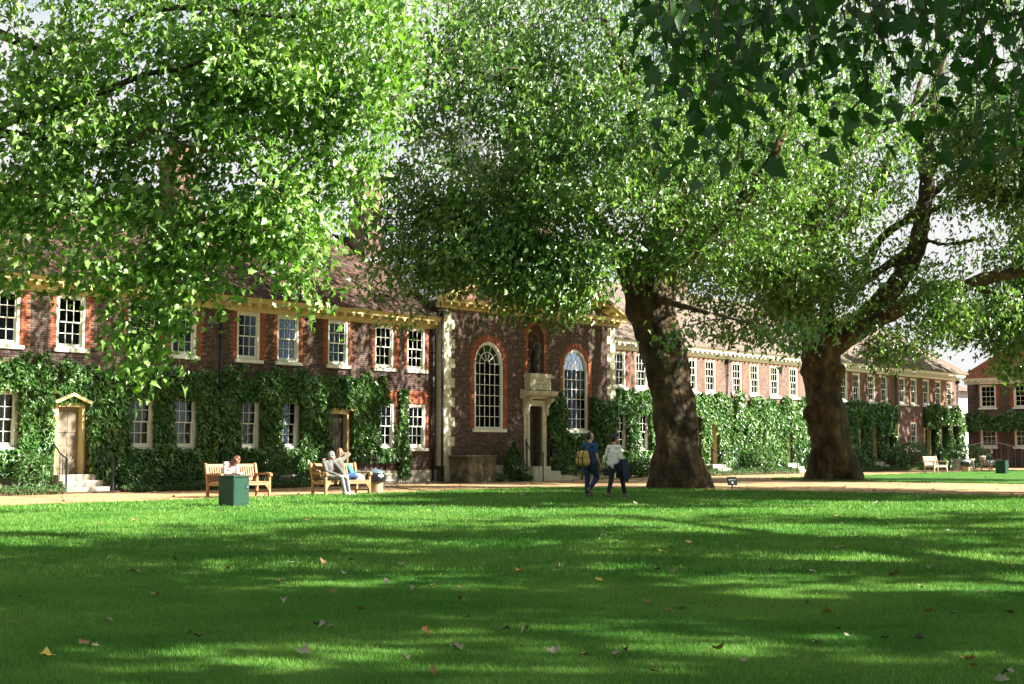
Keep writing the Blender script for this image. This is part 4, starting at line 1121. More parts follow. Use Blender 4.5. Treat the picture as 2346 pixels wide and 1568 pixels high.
# T2: right-hand trunk with the spreading limbs
Y2 = 62.2
b2 = A_(1915, 1102, Y2); b2.z = 0
T2 = tree('broad plane tree with a burred brown trunk and long spreading limbs on the right', b2,
  [([Vector((b2.x,b2.y,-.15)), A_(1914,1085,Y2), A_(1908,1040,Y2), A_(1903,1000,Y2), A_(1885,900,Y2), A_(1879,830,Y2), A_(1885,770,Y2)], [1.22,1.12,.98,.86,.78,.80,.86]),
   (L1((1870,800,Y2),(1848,740,Y2),(1846,640,Y2+.4),(1868,520,Y2+.8),(1882,400,Y2+1),(1885,250,Y2+1)), [.52,.44,.36,.30,.26,.14]),
   (L1((1865,790,Y2),(1822,710,Y2+.6),(1780,620,Y2+1),(1735,560,Y2+1.4),(1680,470,Y2+2)), [.4,.32,.22,.17,.1]),
   (L1((1900,780,Y2),(1895,680,Y2+.5),(1908,570,Y2+.5),(1965,484,Y2+.2),(2010,420,Y2),(2042,360,Y2),(2080,290,Y2),(2110,180,Y2)), [.42,.32,.27,.26,.24,.22,.17,.1]),
   (L1((1905,780,Y2),(1965,745,Y2-.3),(2020,690,Y2-.5),(2060,640,Y2-.8),(2092,590,Y2-1),(2108,530,Y2-1),(2122,440,Y2-1),(2122,350,Y2-1),(2138,230,Y2-1),(2170,80,Y2-1)), [.60,.52,.44,.42,.38,.36,.32,.29,.24,.15]),
   (L1((1915,790,Y2),(1972,755,Y2-1),(2035,722,Y2-2),(2090,690,Y2-3),(2150,668,Y2-3.6),(2205,657,Y2-4),(2260,637,Y2-4.4),(2350,620,Y2-5),(2460,600,Y2-6)), [.5,.42,.34,.31,.30,.27,.25,.22,.15]),
   (L1((2122,460,Y2-1),(2160,425,Y2-1),(2205,390,Y2-1),(2260,405,Y2-1.3),(2310,450,Y2-1.6),(2380,480,Y2-2)), [.16,.14,.11,.10,.08,.05]),
   (L1((2118,500,Y2-1),(2160,470,Y2-1.3),(2210,455,Y2-1.6),(2260,452,Y2-2)), [.13,.10,.08,.04]),
   (L1((2110,545,Y2-1),(2160,560,Y2-1.6),(2220,552,Y2-2),(2270,540,Y2-2.3)), [.12,.10,.07,.04]),
   (L1((2100,560,Y2-1),(2060,590,Y2-.8),(2005,628,Y2-.4),(1965,660,Y2)), [.2,.2,.2,.2]),
   (L1((1940,700,Y2),(1985,610,Y2+.4),(2020,545,Y2+.6),(2075,505,Y2),(2118,470,Y2-1)), [.22,.2,.19,.17,.14]),
   (L1((2220,657,Y2-4),(2270,672,Y2-4.6),(2350,680,Y2-5)), [.12,.10,.06])],
  [(10,61,17,6.5,7,6.5,420),(20,61,19,8,7,6,340),(9.6,59.5,9.6,3.2,3.8,3.9,300),(12.7,58,8.2,2.6,2.5,2.3,100),(20.5,58.5,11.3,5.5,5,3.4,95),(19.5,60,14.5,5,5,3,110),(21.5,60,12.5,3.6,4,3.4,80),(15,55.5,13.5,4,3.5,2.5,55),(15,62,11,3.5,4,3,45),(16.9,57,7.5,1.6,1.5,1.2,45),(15.3,56,5.6,1.7,1.4,.7,36),(18,55.5,6.9,2.6,2.4,1.0,32),(12.0,59.5,8.4,2.2,1.4,1.7,80)],
  'leaf1', .17, 42, 'small', 22, voxel=.08, m_='bark', gap=.40, gsc=1.1,
  knobs=[(A_(1876,815,Y2-.2), .78, (1.05,1,.9)), (A_(1850,850,Y2-.3), .35, (1,1,1)), (A_(1925,770,Y2), .6, (1.2,1,.9)), (A_(1858,950,Y2-.2), .35, (1,1,1.3)), (A_(1922,850,Y2-.2), .3, (1,1,1.2))])
# T0: lit crown hanging in from the left
w0 = cw(-15.5, 29)
T0 = tree('sunlit plane tree with its bright crown hanging in from the upper left', (w0[0], w0[1]),
  [([Vector((w0[0],w0[1],-.1)), Vector((w0[0],w0[1],4)), Vector(cw(-15.2,29,9)), Vector(cw(-14.6,29,16))], [.9,.7,.55,.3]),
   ([Vector(cw(-15.3,29,6.6)), A_(60,268,28.5), A_(200,225,28), A_(330,172,27.6), A_(440,150,27.6), A_(560,60,27.5)], [.2,.085,.075,.06,.04,.02]),
   ([Vector(cw(-15.2,29,8.6)), A_(200,330,27.5), A_(345,300,27), A_(430,335,27), A_(530,362,27), A_(610,420,27), A_(700,500,27)], [.14,.06,.04,.035,.03,.02,.012]),
   ([Vector(cw(-15,29,12)), A_(120,120,29), A_(330,30,29), A_(480,20,28.5), A_(640,40,28), A_(800,20,28)], [.2,.08,.07,.05,.04,.02]),
   ([Vector(cw(-15.2,29,7.2)), A_(90,240,29), A_(140,80,29), A_(160,-60,29)], [.16,.08,.06,.03])],
  [(-8.2,28.6,9.8,6.2,2.4,4.0,560),(-7.4,28,9.0,2.6,1.6,1.5,110),(-9.3,28,7.6,2.2,1.5,1.5,80),(-4.2,28.6,9.8,2.6,2.6,3.0,250),(-4.6,28.5,7.2,2.0,2.2,1.6,110),(-8.6,28.3,5.7,3.2,1.8,1.35,115),(-7.3,28,3.9,.42,.55,1.0,22),(-6.4,28,5.2,.8,1,.9,26),(-4.15,28,5.3,.55,.9,1.0,26),(-5.3,28.3,6.2,1.2,1.5,.9,50),(-9,30,13.5,6,4,2.2,160)],
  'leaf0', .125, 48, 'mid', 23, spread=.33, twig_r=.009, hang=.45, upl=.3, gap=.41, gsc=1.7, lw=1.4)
# off to the right: the trees whose shade falls across the lawn
w4 = cw(14.5, 13.5)
T4 = tree('plane tree beyond the right edge whose dark bough droops across the top right', (w4[0], w4[1]),
  [([Vector((w4[0],w4[1],-.1)), Vector(cw(14.4,13.6,3.5)), Vector(cw(14,14,7)), Vector(cw(13.5,14.5,13))], [.95,.75,.65,.3]),
   ([Vector(cw(14.2,13.8,5.0)), Vector(cw(10,13,7.3)), Vector(cw(6,12,7.6)), Vector(cw(3,11.2,6.8)), Vector(cw(1.2,10.8,6.1))], [.34,.2,.13,.07,.035]),
   ([Vector(cw(14,14,6)), Vector(cw(9,17,9)), Vector(cw(5,20,10.5))], [.3,.18,.07]),
   ([Vector(cw(14,14,6)), Vector(cw(17,19,9)), Vector(cw(18,25,11))], [.3,.2,.08])],
  [(13,15,11,7.5,6.5,3.6,480),(18,21,11.5,5,4,3,45),(7,13,8.4,4.5,4,1.3,120),(22,12,12,5,6,3,130)],
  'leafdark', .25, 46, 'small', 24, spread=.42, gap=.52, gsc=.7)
w5 = cw(31, 20)
T5 = tree('plane tree standing outside the right edge of the lawn', (w5[0], w5[1]),
  [([Vector((w5[0],w5[1],-.1)), Vector(cw(31,20,5)), Vector(cw(30,21,14))], [.95,.7,.3]), ([Vector(cw(31,20,5)), Vector(cw(27,26,10))], [.3,.1])],
  [(30,19,13,8,6.5,5,170)], 'leafshade', .42, 34, 'tiny', 25, spread=.5, gap=.54, gsc=.6)
w3 = cw(28, 60)
T3 = tree('leafy plane tree filling the right edge in front of the far wing', (w3[0], w3[1]),
  [([Vector((w3[0],w3[1],-.1)), Vector(cw(28,60,5)), Vector(cw(27,60,14))], [.9,.7,.3]), ([Vector(cw(28,60,4.5)), Vector(cw(24,59.5,7)), Vector(cw(20.5,59,7.2))], [.3,.16,.05])],
  [(25.5,60,11,5,5,5,380),(32,58,12,5,5,4,150),(21.7,59.5,7.4,1.9,2.2,1.9,90),(18.9,59.5,6.9,1.5,1.6,.9,36),(20.9,58.5,5.6,1.2,1.3,1.5,45)], 'leaf1', .18, 46, 'small', 26)
w6 = cw(37.5, 85)
T6 = tree('plane tree beyond the right edge shading the far end of the range', (w6[0], w6[1]),
  [([Vector((w6[0],w6[1],-.1)), Vector(cw(37.5,85,5)), Vector(cw(37,85,14))], [.9,.7,.3])],
  [(38.5,88,12,7,8,6,300),(34.5,82,12.5,3.6,4,4.5,150)], 'leafshade', .4, 30, 'tiny', 27, spread=.6, gap=.2)

def shade_tree(label, X, Y, h, blobs, seed, size=.42, per=34, kind='tiny', gap=.55):
    w = cw(X, Y)
    return tree(label, (w[0], w[1]), [([Vector((w[0],w[1],-.1)), Vector(cw(X,Y,5)), Vector(cw(X+.3,Y+.4,h))], [.95,.7,.3]), ([Vector(cw(X,Y,5)), Vector(cw(X-3,Y+2,8.5))], [.3,.1])],
        blobs, 'leafshade', size, per, kind, seed, spread=.5, gap=gap, gsc=.6)
shade_tree('plane tree to the right of where the lawn is seen from', 24, 2, 13, [(21,3,12,8,6,4.5,480),(14,5,13,5,5,3,220),(16,7.5,11.5,4.2,3.2,2.6,190)], 31)
shade_tree('plane tree added unseen behind the viewpoint to dim the near lawn', 5, -9, 13, [(4,-5,12,9,7,4,420)], 32)  # out of sight; put in to cut sky light on the near grass
shade_tree('plane tree added beyond the left edge near the viewpoint, blocking sky light', -19, 9, 13, [(-17,10,12,7,8,4.5,240)], 33)  # unseen crown added to hold back sky light from the left

shade_tree('plane tree outside the right edge shading the gravel and the left trunk', 23, 43, 13, [(21.5,43.5,10.5,5.2,5.5,4.2,260),(20.5,37,11,4,4,3.2,120),(19.8,53,13.2,4,3.5,2.4,130),(17.6,36,12.3,3.2,3,2.2,110)], 34, .22, 66, 'small', .30)
shade_tree('plane tree outside the right edge, midway along the lawn', 30, 35, 13, [(19,31,12.5,4,3,2.5,130),(27,37,12.5,5.5,5,3,190)], 39, gap=.42)
shade_tree('plane tree added far behind the viewpoint on the left, blocking low sky', -12, -15, 13, [(-11,-13,11,9,7,5,220)], 35)  # first of an unseen ring added to hide the low sky
shade_tree('plane tree added far behind the viewpoint on the right, blocking low sky', 20, -16, 13, [(19,-14,11,9,8,5,240)], 36)  # unseen, added to close the ring behind
shade_tree('plane tree added well outside the left edge of the lawn, blocking low sky', -27, 26, 13, [(-25,26,11,7,8,5,220)], 37)  # unseen crown added against open sky on the left
shade_tree('plane tree added well outside the right edge of the lawn, blocking low sky', 38, 6, 13, [(36,8,12,8,8,5,240)], 38)  # added out of view, cuts low sky from the right

# the dark bough at top right: single leaves near enough to tell apart, hanging from twigs of the right-hand tree
_v, _f = leaf_shape('big')
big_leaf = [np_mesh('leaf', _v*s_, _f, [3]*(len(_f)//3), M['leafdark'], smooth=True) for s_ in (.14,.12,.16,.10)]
tw = MB(); rr = random.Random(77); spots = []
for k in range(130):
    px = rr.uniform(1440, 2370); Yk = rr.uniform(9.8, 14.5)
    lim = np.interp(px, [1440,1500,1640,1760,1900,2100,2250,2370], [200,420,430,360,330,330,400,430])
    ye = rr.uniform(.05, 1.0)*lim
    e = A_(px, ye, Yk); top = A_(px+rr.uniform(-60,60), -120-rr.uniform(0,60), Yk+rr.uniform(-.5,.5))
    pts = []
    for j in range(7):
        t = j/6; p = top.lerp(e, t); p = p+Vector((math.sin(t*5+k)*.07, math.cos(t*4+k)*.07, 0)); pts.append(p)
    tw.tube([p-Vector((w4[0],w4[1],0)) for p in pts], [.008,.007,.006,.005,.004,.003,.002], 5, cap=False)
    nl = rr.randint(5, 10)
    for q in range(nl):
        t = 1-(q/nl)**1.3*.75; f_ = t*6; i = min(int(f_), 5); p = pts[i].lerp(pts[i+1], f_-i)
        spots.append(p+Vector((rr.gauss(0,.11), rr.gauss(0,.11), rr.uniform(-.08,.04))))
link('twigs', tw.mesh('twigs', M['twig'], True), T4)['kind'] = 'stuff'
rr.shuffle(spots)
rest = np.array([[p.x-w4[0], p.y-w4[1], p.z] for p in spots[300:]])
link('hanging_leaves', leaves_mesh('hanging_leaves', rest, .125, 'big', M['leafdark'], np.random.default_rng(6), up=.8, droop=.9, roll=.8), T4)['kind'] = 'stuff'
for p in spots[:300]:
    th = rr.uniform(0, 6.28); dr = rr.uniform(.2, 1.3)
    t = Vector((math.cos(th)*math.cos(dr), math.sin(th)*math.cos(dr), -math.sin(dr)))
    nn = Vector((rr.uniform(-.6,.6), rr.uniform(-.6,.6), 1)); nn = (nn-t*nn.dot(t)).normalized(); s_ = t.cross(nn)
    o = link('leaf', rr.choice(big_leaf), T4)
    m4 = Matrix((( s_.x,t.x,nn.x,p.x-w4[0]),(s_.y,t.y,nn.y,p.y-w4[1]),(s_.z,t.z,nn.z,p.z),(0,0,0,1)))
    o.matrix_local = m4
# ---------------------------------------------------------------- benches
def bench(label, x, y, m_):
    r = empty('park_bench', (x, y, 0), label=label, cat='bench', group='wooden benches beside the path')
    W2 = .915; mm = M[m_]
    for sx_ in (-1, 1):
        xx = sx_*(W2-.035)
        MB().bevbox(xx-.035,xx+.035,-.305,-.235,0,.64,.006).build('leg', mm, r)
        b = MB(); b.prism([(.235,0),(.305,0),(.300,.42),(.405,.90),(.385,.955),(.335,.93),(.235,.44)], 'x', xx-.035, xx+.035); b.build('leg', mm, r)
        a = MB(); a.prism([(-.36,.61),(-.345,.575),(-.30,.60),(-.2,.635),(.0,.622),(.28,.62),(.34,.625),(.33,.668),(.28,.662),(.0,.667),(-.18,.69),(-.30,.675),(-.345,.655)], 'x', xx-.042, xx+.042); a.build('armrest', mm, r)
        MB().box(xx-.02,xx+.02,-.234,.234,.33,.41).build('side_rail', mm, r)
        MB().box(xx-.018,xx+.018,-.234,.234,.12,.16).build('stretcher', mm, r)
        MB().prism([(0,0),(.14,0),(.10,-.03),(.075,-.06),(.05,-.065),(.03,-.12),(0,-.14)] if sx_ < 0 else [(0,0),(-.14,0),(-.10,-.03),(-.075,-.06),(-.05,-.065),(-.03,-.12),(0,-.14)], 'y', -.29, -.26).build('bracket', mm, r, loc=(xx-sx_*.036,0,.335))
    MB().box(-W2+.071,W2-.071,-.295,-.255,.335,.41).build('apron', mm, r)
    MB().box(-W2+.071,W2-.071,.245,.285,.335,.41).build('apron', mm, r)
    sl = MB().bevbox(-W2+.03,W2-.03,-.04,.04,0,.022,.004).mesh('seat_slat', mm)
    for k in range(6): link('seat_slat', sl, r, (0,-.27+k*.098, .412+.004*math.sin(k)))
    tilt_ = math.atan2(.12, .48)
    MB().bevbox(-W2+.072,W2-.072,-.018,.018,0,.095,.006).build('top_rail', mm, r, loc=(0,.375,.83), rot=(-tilt_,0,0))
    MB().box(-W2+.072,W2-.072,-.016,.016,0,.06).build('lower_rail', mm, r, loc=(0,.285,.455), rot=(-tilt_,0,0))
    bs = MB().box(-.024,.024,-.009,.009,0,.33).mesh('back_slat', mm)
    for k in range(20): link('back_slat', bs, r, (-W2+.115+k*(2*W2-.23)/19, .302, .51), (-tilt_,0,0))
    return r
B1 = (2.90, -7.45); B2 = (5.93, -8.42); B3 = (53.95, -6.3); B4 = (65.05, -5.2)
bench('pale oiled wooden bench with the reading person, behind the near green bin', *B1, 'teak')
bench('wooden bench with two people talking on it, near the black bin liner', *B2, 'teak')
bench('empty weathered wooden bench on the far grass edge', *B3, 'teakold')
bench('far wooden bench with one person sitting at its left end', *B4, 'teakold')

def green_bin(label, x, y):
    r = empty('green_bin', (x, y, 0), label=label, cat='bin', group='square green litter bins')
    b = MB(); b.bevbox(-.235,.235,-.27,.27,.03,.70,.008); b.box(-.20,.20,-.23,.23,0,.03); b.build('body', M['bin'], r)
    MB().bevbox(-.25,.25,-.29,.29,.70,.735,.008).build('lid', M['bin'], r)
    d = MB().bevbox(-.215,.215,0,.56,0,.006,.002).build('door', M['bin'], r, loc=(0,-.271,.08), rot=(math.pi/2,0,0))
    k = MB(); k.box(.13,.19,-.30,-.278,.44,.49); k.tube([(.145,-.289,.49),(.145,-.289,.52),(.175,-.289,.52),(.175,-.289,.49)], .006, 6); k.build('padlock', M['zinc'], r)
    return r
green_bin('square dark green litter bin on the lawn before the first bench', -1.62, -12.7)
green_bin('small dark green bin on the far grass beside the seated person', 53.3, -10.3)

def bag_bin(label, x, y, lidmat):
    r = empty('litter_bin', (x, y, 0), label=label, cat='bin', group='drum bins with black liners')
    MB().lathe([(.20,0),(.215,.02),(.235,.42),(.24,.44)], 0, 0, 24).build('drum', M['concretebin'], r, True)
    bb = MB(); V = []; seg = 40; prof = [(.245,.36),(.27,.345),(.30,.38),(.315,.46),(.30,.55),(.27,.61),(.2,.63)]
    for i, (rr_, z) in enumerate(prof):
        for k in range(seg):
            a = 2*math.pi*k/seg; q = rr_*(1+.035*math.sin(7*a+i)+.02*math.sin(15*a-i*1.4)); V.append((q*math.cos(a), q*math.sin(a), z+.012*math.sin(9*a+i*2)))
    bb.add(V, [(i*seg+k,i*seg+(k+1)%seg,(i+1)*seg+(k+1)%seg,(i+1)*seg+k) for i in range(len(prof)-1) for k in range(seg)]); bb.build('liner', M['blackbag'], r, True)
    l = MB().lathe([(.27,.615),(.275,.63),(.24,.66),(.15,.71),(.06,.735),(.001,.74)], 0, 0, 24).build('lid', lidmat, r, True)
    MB().tube([(-.05,0,.735),(-.045,0,.765),(.045,0,.765),(.05,0,.735)], .008, 6).build('handle', lidmat, l, True)
    return r
bag_bin('drum litter bin with black liner and domed lid beside the two seated people', 7.72, -8.05, M['zinc'])
bag_bin('far drum litter bin with pale blue white lid beside the planter', 57.6, -6.6, mat('pale_lid', (.5,.56,.6), rough=.3, spec=.6))

# dark sign on a stake
sg = empty('ground_sign', cw(7.35,47.6)+(0,), -rad(38), 'small dark green sign on a stake in the gravel between the trunks', 'sign')
MB().bevbox(-.17,.17,0,.30,0,.02,.006).build('plate', M['sign'], sg, loc=(0,0,.14), rot=(rad(68),0,0))
MB().box(-.02,.02,.03,.05,-.05,.32).build('stake', M['iron'], sg)
def text(parent, s, size, m_, loc, rot, ext=.002):
    c = bpy.data.curves.new('lettering', 'FONT'); c.body = s; c.size = size; c.extrude = ext; c.align_x = 'CENTER'; c.align_y = 'CENTER'; c.materials.append(m_)
    o = bpy.data.objects.new('tmp', c); COL.objects.link(o)
    dg = bpy.context.evaluated_depsgraph_get(); me = bpy.data.meshes.new_from_object(o.evaluated_get(dg)); bpy.data.objects.remove(o)
    return link('lettering', me, parent, loc, rot)
text(sg, 'Entrance', .07, M['signwhite'], (0,-.019+.065,.14+.185), (rad(68),0,0))
ar = MB(); ar.prism([(-.015,-.04),(.015,-.04),(.015,.0),(.045,.0),(0,.05),(-.045,.0),(-.015,.0)], 'z', 0, .003); ar.build('arrow', M['signwhite'], sg, loc=(0,-.021+.03,.14+.09), rot=(rad(68),0,0))

# stone cistern in front of the left chapel corner
cs = empty('stone_cistern', (20.35,-1.0,0), 0, 'large square stained stone cistern at the left corner of the chapel', 'cistern')
cm = mat('stained_stone', (.05,.05,.03), (.24,.19,.12), 2.6, .9, .6, 20, c3=(.13,.11,.065))
MB().bevbox(-.85,.85,-.5,.5,0,1.02,.015).build('tank', cm, cs)
b = MB(); b.bevbox(-.9,.9,-.55,.55,1.02,1.10,.015); b.build('rim', cm, cs)
b = MB()
for z in (.08,): b.box(-.88,.88,-.53,.53,0,z)
b.build('base', cm, cs)

# bronze statue in the niche
stt = empty('statue', (25.12,CY_-.10,4.6), 0, 'dark bronze statue of a robed man standing in the niche over the chapel door', 'statue')
b = MB(); b.bevbox(-.26,.26,-.17,.2,0,.08,.01)
b.cap((-.10,.02,.14),(-.09,.02,.75),.07,.09); b.cap((.10,-.05,.14),(.09,-.01,.75),.065,.09)
b.cap((-.10,-.02,.11),(-.12,-.13,.10),.05,.04); b.cap((.10,-.08,.11),(.13,-.19,.10),.05,.04)
b.cap((0,0,.75),(0,0,1.2),.16,.17); b.cap((-.16,0,1.33),(.16,0,1.33),.085,.085); b.cap((0,.04,.25),(0,.06,1.2),.21,.15)
b.cap((-.2,0,1.32),(-.27,-.03,1.02),.062,.055); b.cap((-.27,-.03,1.02),(-.14,-.19,1.0),.052,.04)
b.cap((.2,0,1.32),(.27,.0,1.0),.062,.055); b.cap((.27,0,1.0),(.22,-.14,.84),.05,.04)
b.cap((0,0,1.38),(0,-.01,1.47),.055,.05); b.ball((0,-.01,1.57), .105, (.85,.95,1.15), 14, 10); b.ball((0,.02,1.58), .13, (1.1,.9,1.15), 14, 10)
so = b.build('figure', M['bronze'], stt, True)
md = so.modifiers.new('weld', 'REMESH'); md.mode = 'VOXEL'; md.voxel_size = .014; md.use_smooth_shade = True

# ---------------------------------------------------------------- people
SK = {'fair': mat('skin_fair', (.42,.23,.16), (.46,.26,.18), 20, .5), 'tan': mat('skin_tan', (.42,.22,.13), (.47,.26,.16), 20, .5)}
def cloth(nm, c, c2=None, sc=30, rough=.85): return mat(nm, c, c2 or tuple(v*1.2 for v in c), sc, rough, .35, 45, coord='obj', bdist=.01)
def fused(name, b, m_, parent, vox, it=2):
    o = b.build(name, m_, parent, True)
    md = o.modifiers.new('weld', 'REMESH'); md.mode = 'VOXEL'; md.voxel_size = vox; md.use_smooth_shade = True
    sm = o.modifiers.new('soften', 'SMOOTH'); sm.iterations = it; sm.factor = .5
    return o
EYE_M = mat('eye_dark', (.02,.015,.012), rough=.2); LIP_M = mat('lip', (.38,.13,.11), rough=.5)

def person(label, loc, rz, J, skin='fair', top=None, sleeve=1.0, trousers=None, shoes=None, hair=None, hairstyle='short', glasses=False, w=1.0, jacket=None, sk_leg=False, group='people in the garden'):
    """J: joints in a frame where +x is ahead of the body, +y its left side"""
    r = empty('person', loc, rz, label, 'person', group)
    V = {k: Vector(v) for k, v in J.items() if k not in ('yaw','pitch','roll','grip')}
    yaw, pitch, roll = J.get('yaw',0), J.get('pitch',0), J.get('roll',0)
    R = Matrix.Rotation(rad(yaw),3,'Z') @ Matrix.Rotation(rad(pitch),3,'Y') @ Matrix.Rotation(rad(roll),3,'X')
    H_ = V['head']
    def hp(x, y, z): return H_+R@Vector((x,y,z))
    b = MB()
    b.ball(H_, .1, (.95,.74,1.12), 16, 12, R); b.cap(hp(.045,0,-.055), hp(.055,0,-.075), .05, .036); b.cap(hp(.0,0,.01), hp(-.03,0,.02), .083, .082)
    b.cap(hp(.088,0,.012), hp(.108,0,-.022), .011, .017, 8)                       # nose
    for s_ in (-1,1): b.ball(hp(.0,s_*.076,-.008), .026, (.7,.35,1.2), 8, 6, R)    # ears
    b.cap(V['neck'], H_+R@Vector((-.015,0,-.06)), .055*w, .052*w)
    b.cap(V['pelvis'], V['chest'], .125*w, .135*w, 14); b.cap(V['chest'], V['neck'], .12*w, .06, 12)
    b.cap(V['shL'], V['shR'], .062*w, .062*w); b.cap(V['hipL'], V['hipR'], .10*w, .10*w)
    for s_ in 'LR':
        b.cap(V['sh'+s_], V['el'+s_], .050*w, .038*w); b.cap(V['el'+s_], V['wr'+s_], .037*w, .025*w)
        b.cap(V['hip'+s_], V['kn'+s_], .088*w, .056*w); b.cap(V['kn'+s_], V['an'+s_], .054*w, .036*w)
        b.cap(V['an'+s_]+Vector((0,0,-.03)), V['to'+s_], .038, .028)
        # hand: palm, four bent fingers and a thumb from the palm's side
        d = (V['ha'+s_]-V['wr'+s_]).normalized(); side = d.cross(Vector((0,0,1))) if abs(d.z) < .9 else d.cross(Vector((0,1,0)))
        side.normalize(); nn = side.cross(d)
        if s_ == 'L': side = -side
        wr = V['wr'+s_]; pc = wr+d*.05
        b.cap(wr+d*.015-side*.008, wr+d*.075-side*.014, .022, .02); b.cap(wr+d*.015+side*.012, wr+d*.075+side*.018, .02, .018)
        for q, (off, ln) in enumerate(((-.028,.066),(-.009,.075),(.011,.070),(.030,.054))):
            f0 = wr+d*.085+side*off; f1 = f0+d*ln*.5-nn*.006; f2 = f1+d*ln*.38-nn*.022
            b.cap(f0, f1, .0095, .009, 7); b.cap(f1, f2, .009, .0075, 7)
        t0 = wr+d*.03-side*.03; t1 = t0+d*.03-side*.022; t2 = t1+d*.03-side*.004
        b.cap(t0, t1, .012, .0105, 7); b.cap(t1, t2, .0105, .009, 7)
    fused('body', b, SK[skin], r, .009, 2)
    for s_ in (-1,1): MB().ball(hp(.084,s_*.032,.018), .010, (.6,1.3,.8), 8, 6, R).build('eye', EYE_M, r, True)
    MB().cap(hp(.092,-.018,-.052), hp(.092,.018,-.052), .007, .007, 6).build('mouth', LIP_M, r, True)
    if glasses:
        g_ = MB()
        for s_ in (-1,1): g_.ball(hp(.095,s_*.035,.018), .026, (.25,1.1,.8), 10, 7, R); g_.cap(hp(.085,s_*.062,.02), hp(.0,s_*.080,.015), .004, .004, 6)
        g_.build('sunglasses', M['blackbag'], r, True)
    if top:
        t = MB(); e = .017
        t.cap(V['pelvis']+Vector((0,0,-.02)), V['chest'], .137*w, .150*w, 16); t.cap(V['chest'], V['neck']-(V['neck']-V['chest']).normalized()*.03, .135*w, .078*w, 12)
        t.cap(V['shL'], V['shR'], .080*w, .080*w)
        t.cap(V['hipL'].lerp(V['pelvis'],.3)+Vector((0,0,.02)), V['hipR'].lerp(V['pelvis'],.3)+Vector((0,0,.02)), .115*w, .115*w)
        for s_ in 'LR':
            if sleeve > .5:
                t.cap(V['sh'+s_], V['el'+s_], .068*w, .054*w); t.cap(V['el'+s_], V['el'+s_].lerp(V['wr'+s_], min(1,(sleeve-.5)*2)*.93), .054*w, .042*w)
            else: t.cap(V['sh'+s_], V['sh'+s_].lerp(V['el'+s_], sleeve*2*.8), .070*w, .064*w)
            # cloth creases
        for k in range(5):
            a = V['pelvis'].lerp(V['chest'], k/5+.05); t.cap(a+Vector((-.07,-.13*w,.03)), a+Vector((-.09,.12*w,-.03)), .05, .05, 8)
        fused('top', t, top, r, .013, 2)
    if jacket:
        j = MB()
        j.cap(V['pelvis'], V['chest'], .145*w, .158*w, 16); j.cap(V['shL'], V['shR'], .088*w, .088*w)
        for s_ in 'LR': j.cap(V['sh'+s_], V['el'+s_], .076*w, .062*w); j.cap(V['el'+s_], V['el'+s_].lerp(V['wr'+s_], .95), .060*w, .046*w)
        fused('jacket', j, jacket, r, .013, 2)
    if trousers:
        p = MB(); p.cap(V['hipL'], V['hipR'], .118*w, .118*w, 14); p.cap(V['pelvis'], V['pelvis']+Vector((0,0,.03)), .132*w, .128*w, 14)
        for s_ in 'LR': p.cap(V['hip'+s_], V['kn'+s_], .106*w, .074*w, 12); p.cap(V['kn'+s_], V['kn'+s_].lerp(V['an'+s_], .97), .073*w, .056*w, 12)
        fused('trousers', p, trousers, r, .013, 2)
    if shoes:
        for s_ in 'LR':
            h = MB(); a = V['an'+s_]+Vector((0,0,-.035)); d = (V['to'+s_]-a).normalized()
            h.cap(a-d*.035, a+d*.04, .048, .046); h.cap(a+d*.04, V['to'+s_]+d*.01, .046, .036)
            so_ = fused('shoe', h, shoes, r, .011, 1)
    if hair:
        h = MB()
        h.ball(hp(-.022,0,.022), .108, (.95,.84,1.12), 16, 12, R); 
        if hairstyle == 'short': h.ball(hp(-.05,0,-.005), .085, (.8,.95,1.2), 12, 9, R); h.ball(hp(.03,0,.085), .06, (1.1,1.2,.6), 10, 8, R)
        if hairstyle == 'balding': h = MB(); h.ball(hp(-.034,0,.018), .10, (.9,.86,1.05), 16, 12, R); h.ball(hp(-.055,0,-.02), .07, (.7,1.05,1.1), 12, 9, R)
        if hairstyle == 'bun': h.ball(hp(-.085,0,.085), .042, (1,1,1), 10, 8, R); h.ball(hp(-.055,0,-.03), .07, (.8,1.0,1.0), 12, 9, R)
        if hairstyle == 'curly':
            q = random.Random(3)
            for k in range(46):
                v = Vector((q.gauss(-.3,.8), q.gauss(0,.9), q.gauss(.45,.8))).normalized()
                if v.x > .55 and v.z < .55: continue
                h.ball(hp(v.x*.093-.012, v.y*.085, v.z*.105+.012), .026, (1,1,1), 6, 5)
        if hairstyle == 'long':
            for k in range(11):
                a = rad(55+k*25); h.cap(hp(math.cos(a)*.085-.01, math.sin(a)*.085, .03), hp(math.cos(a)*.095+.0, math.sin(a)*.095, -.17), .034, .02, 8)
        if hairstyle == 'bob':
            for k in range(9):
                a = rad(80+k*25); h.cap(hp(math.cos(a)*.08-.01, math.sin(a)*.08, .03), hp(math.cos(a)*.085, math.sin(a)*.085, -.07), .032, .024, 8)
        fused('hair', h, hair, r, .010, 1)
    return r

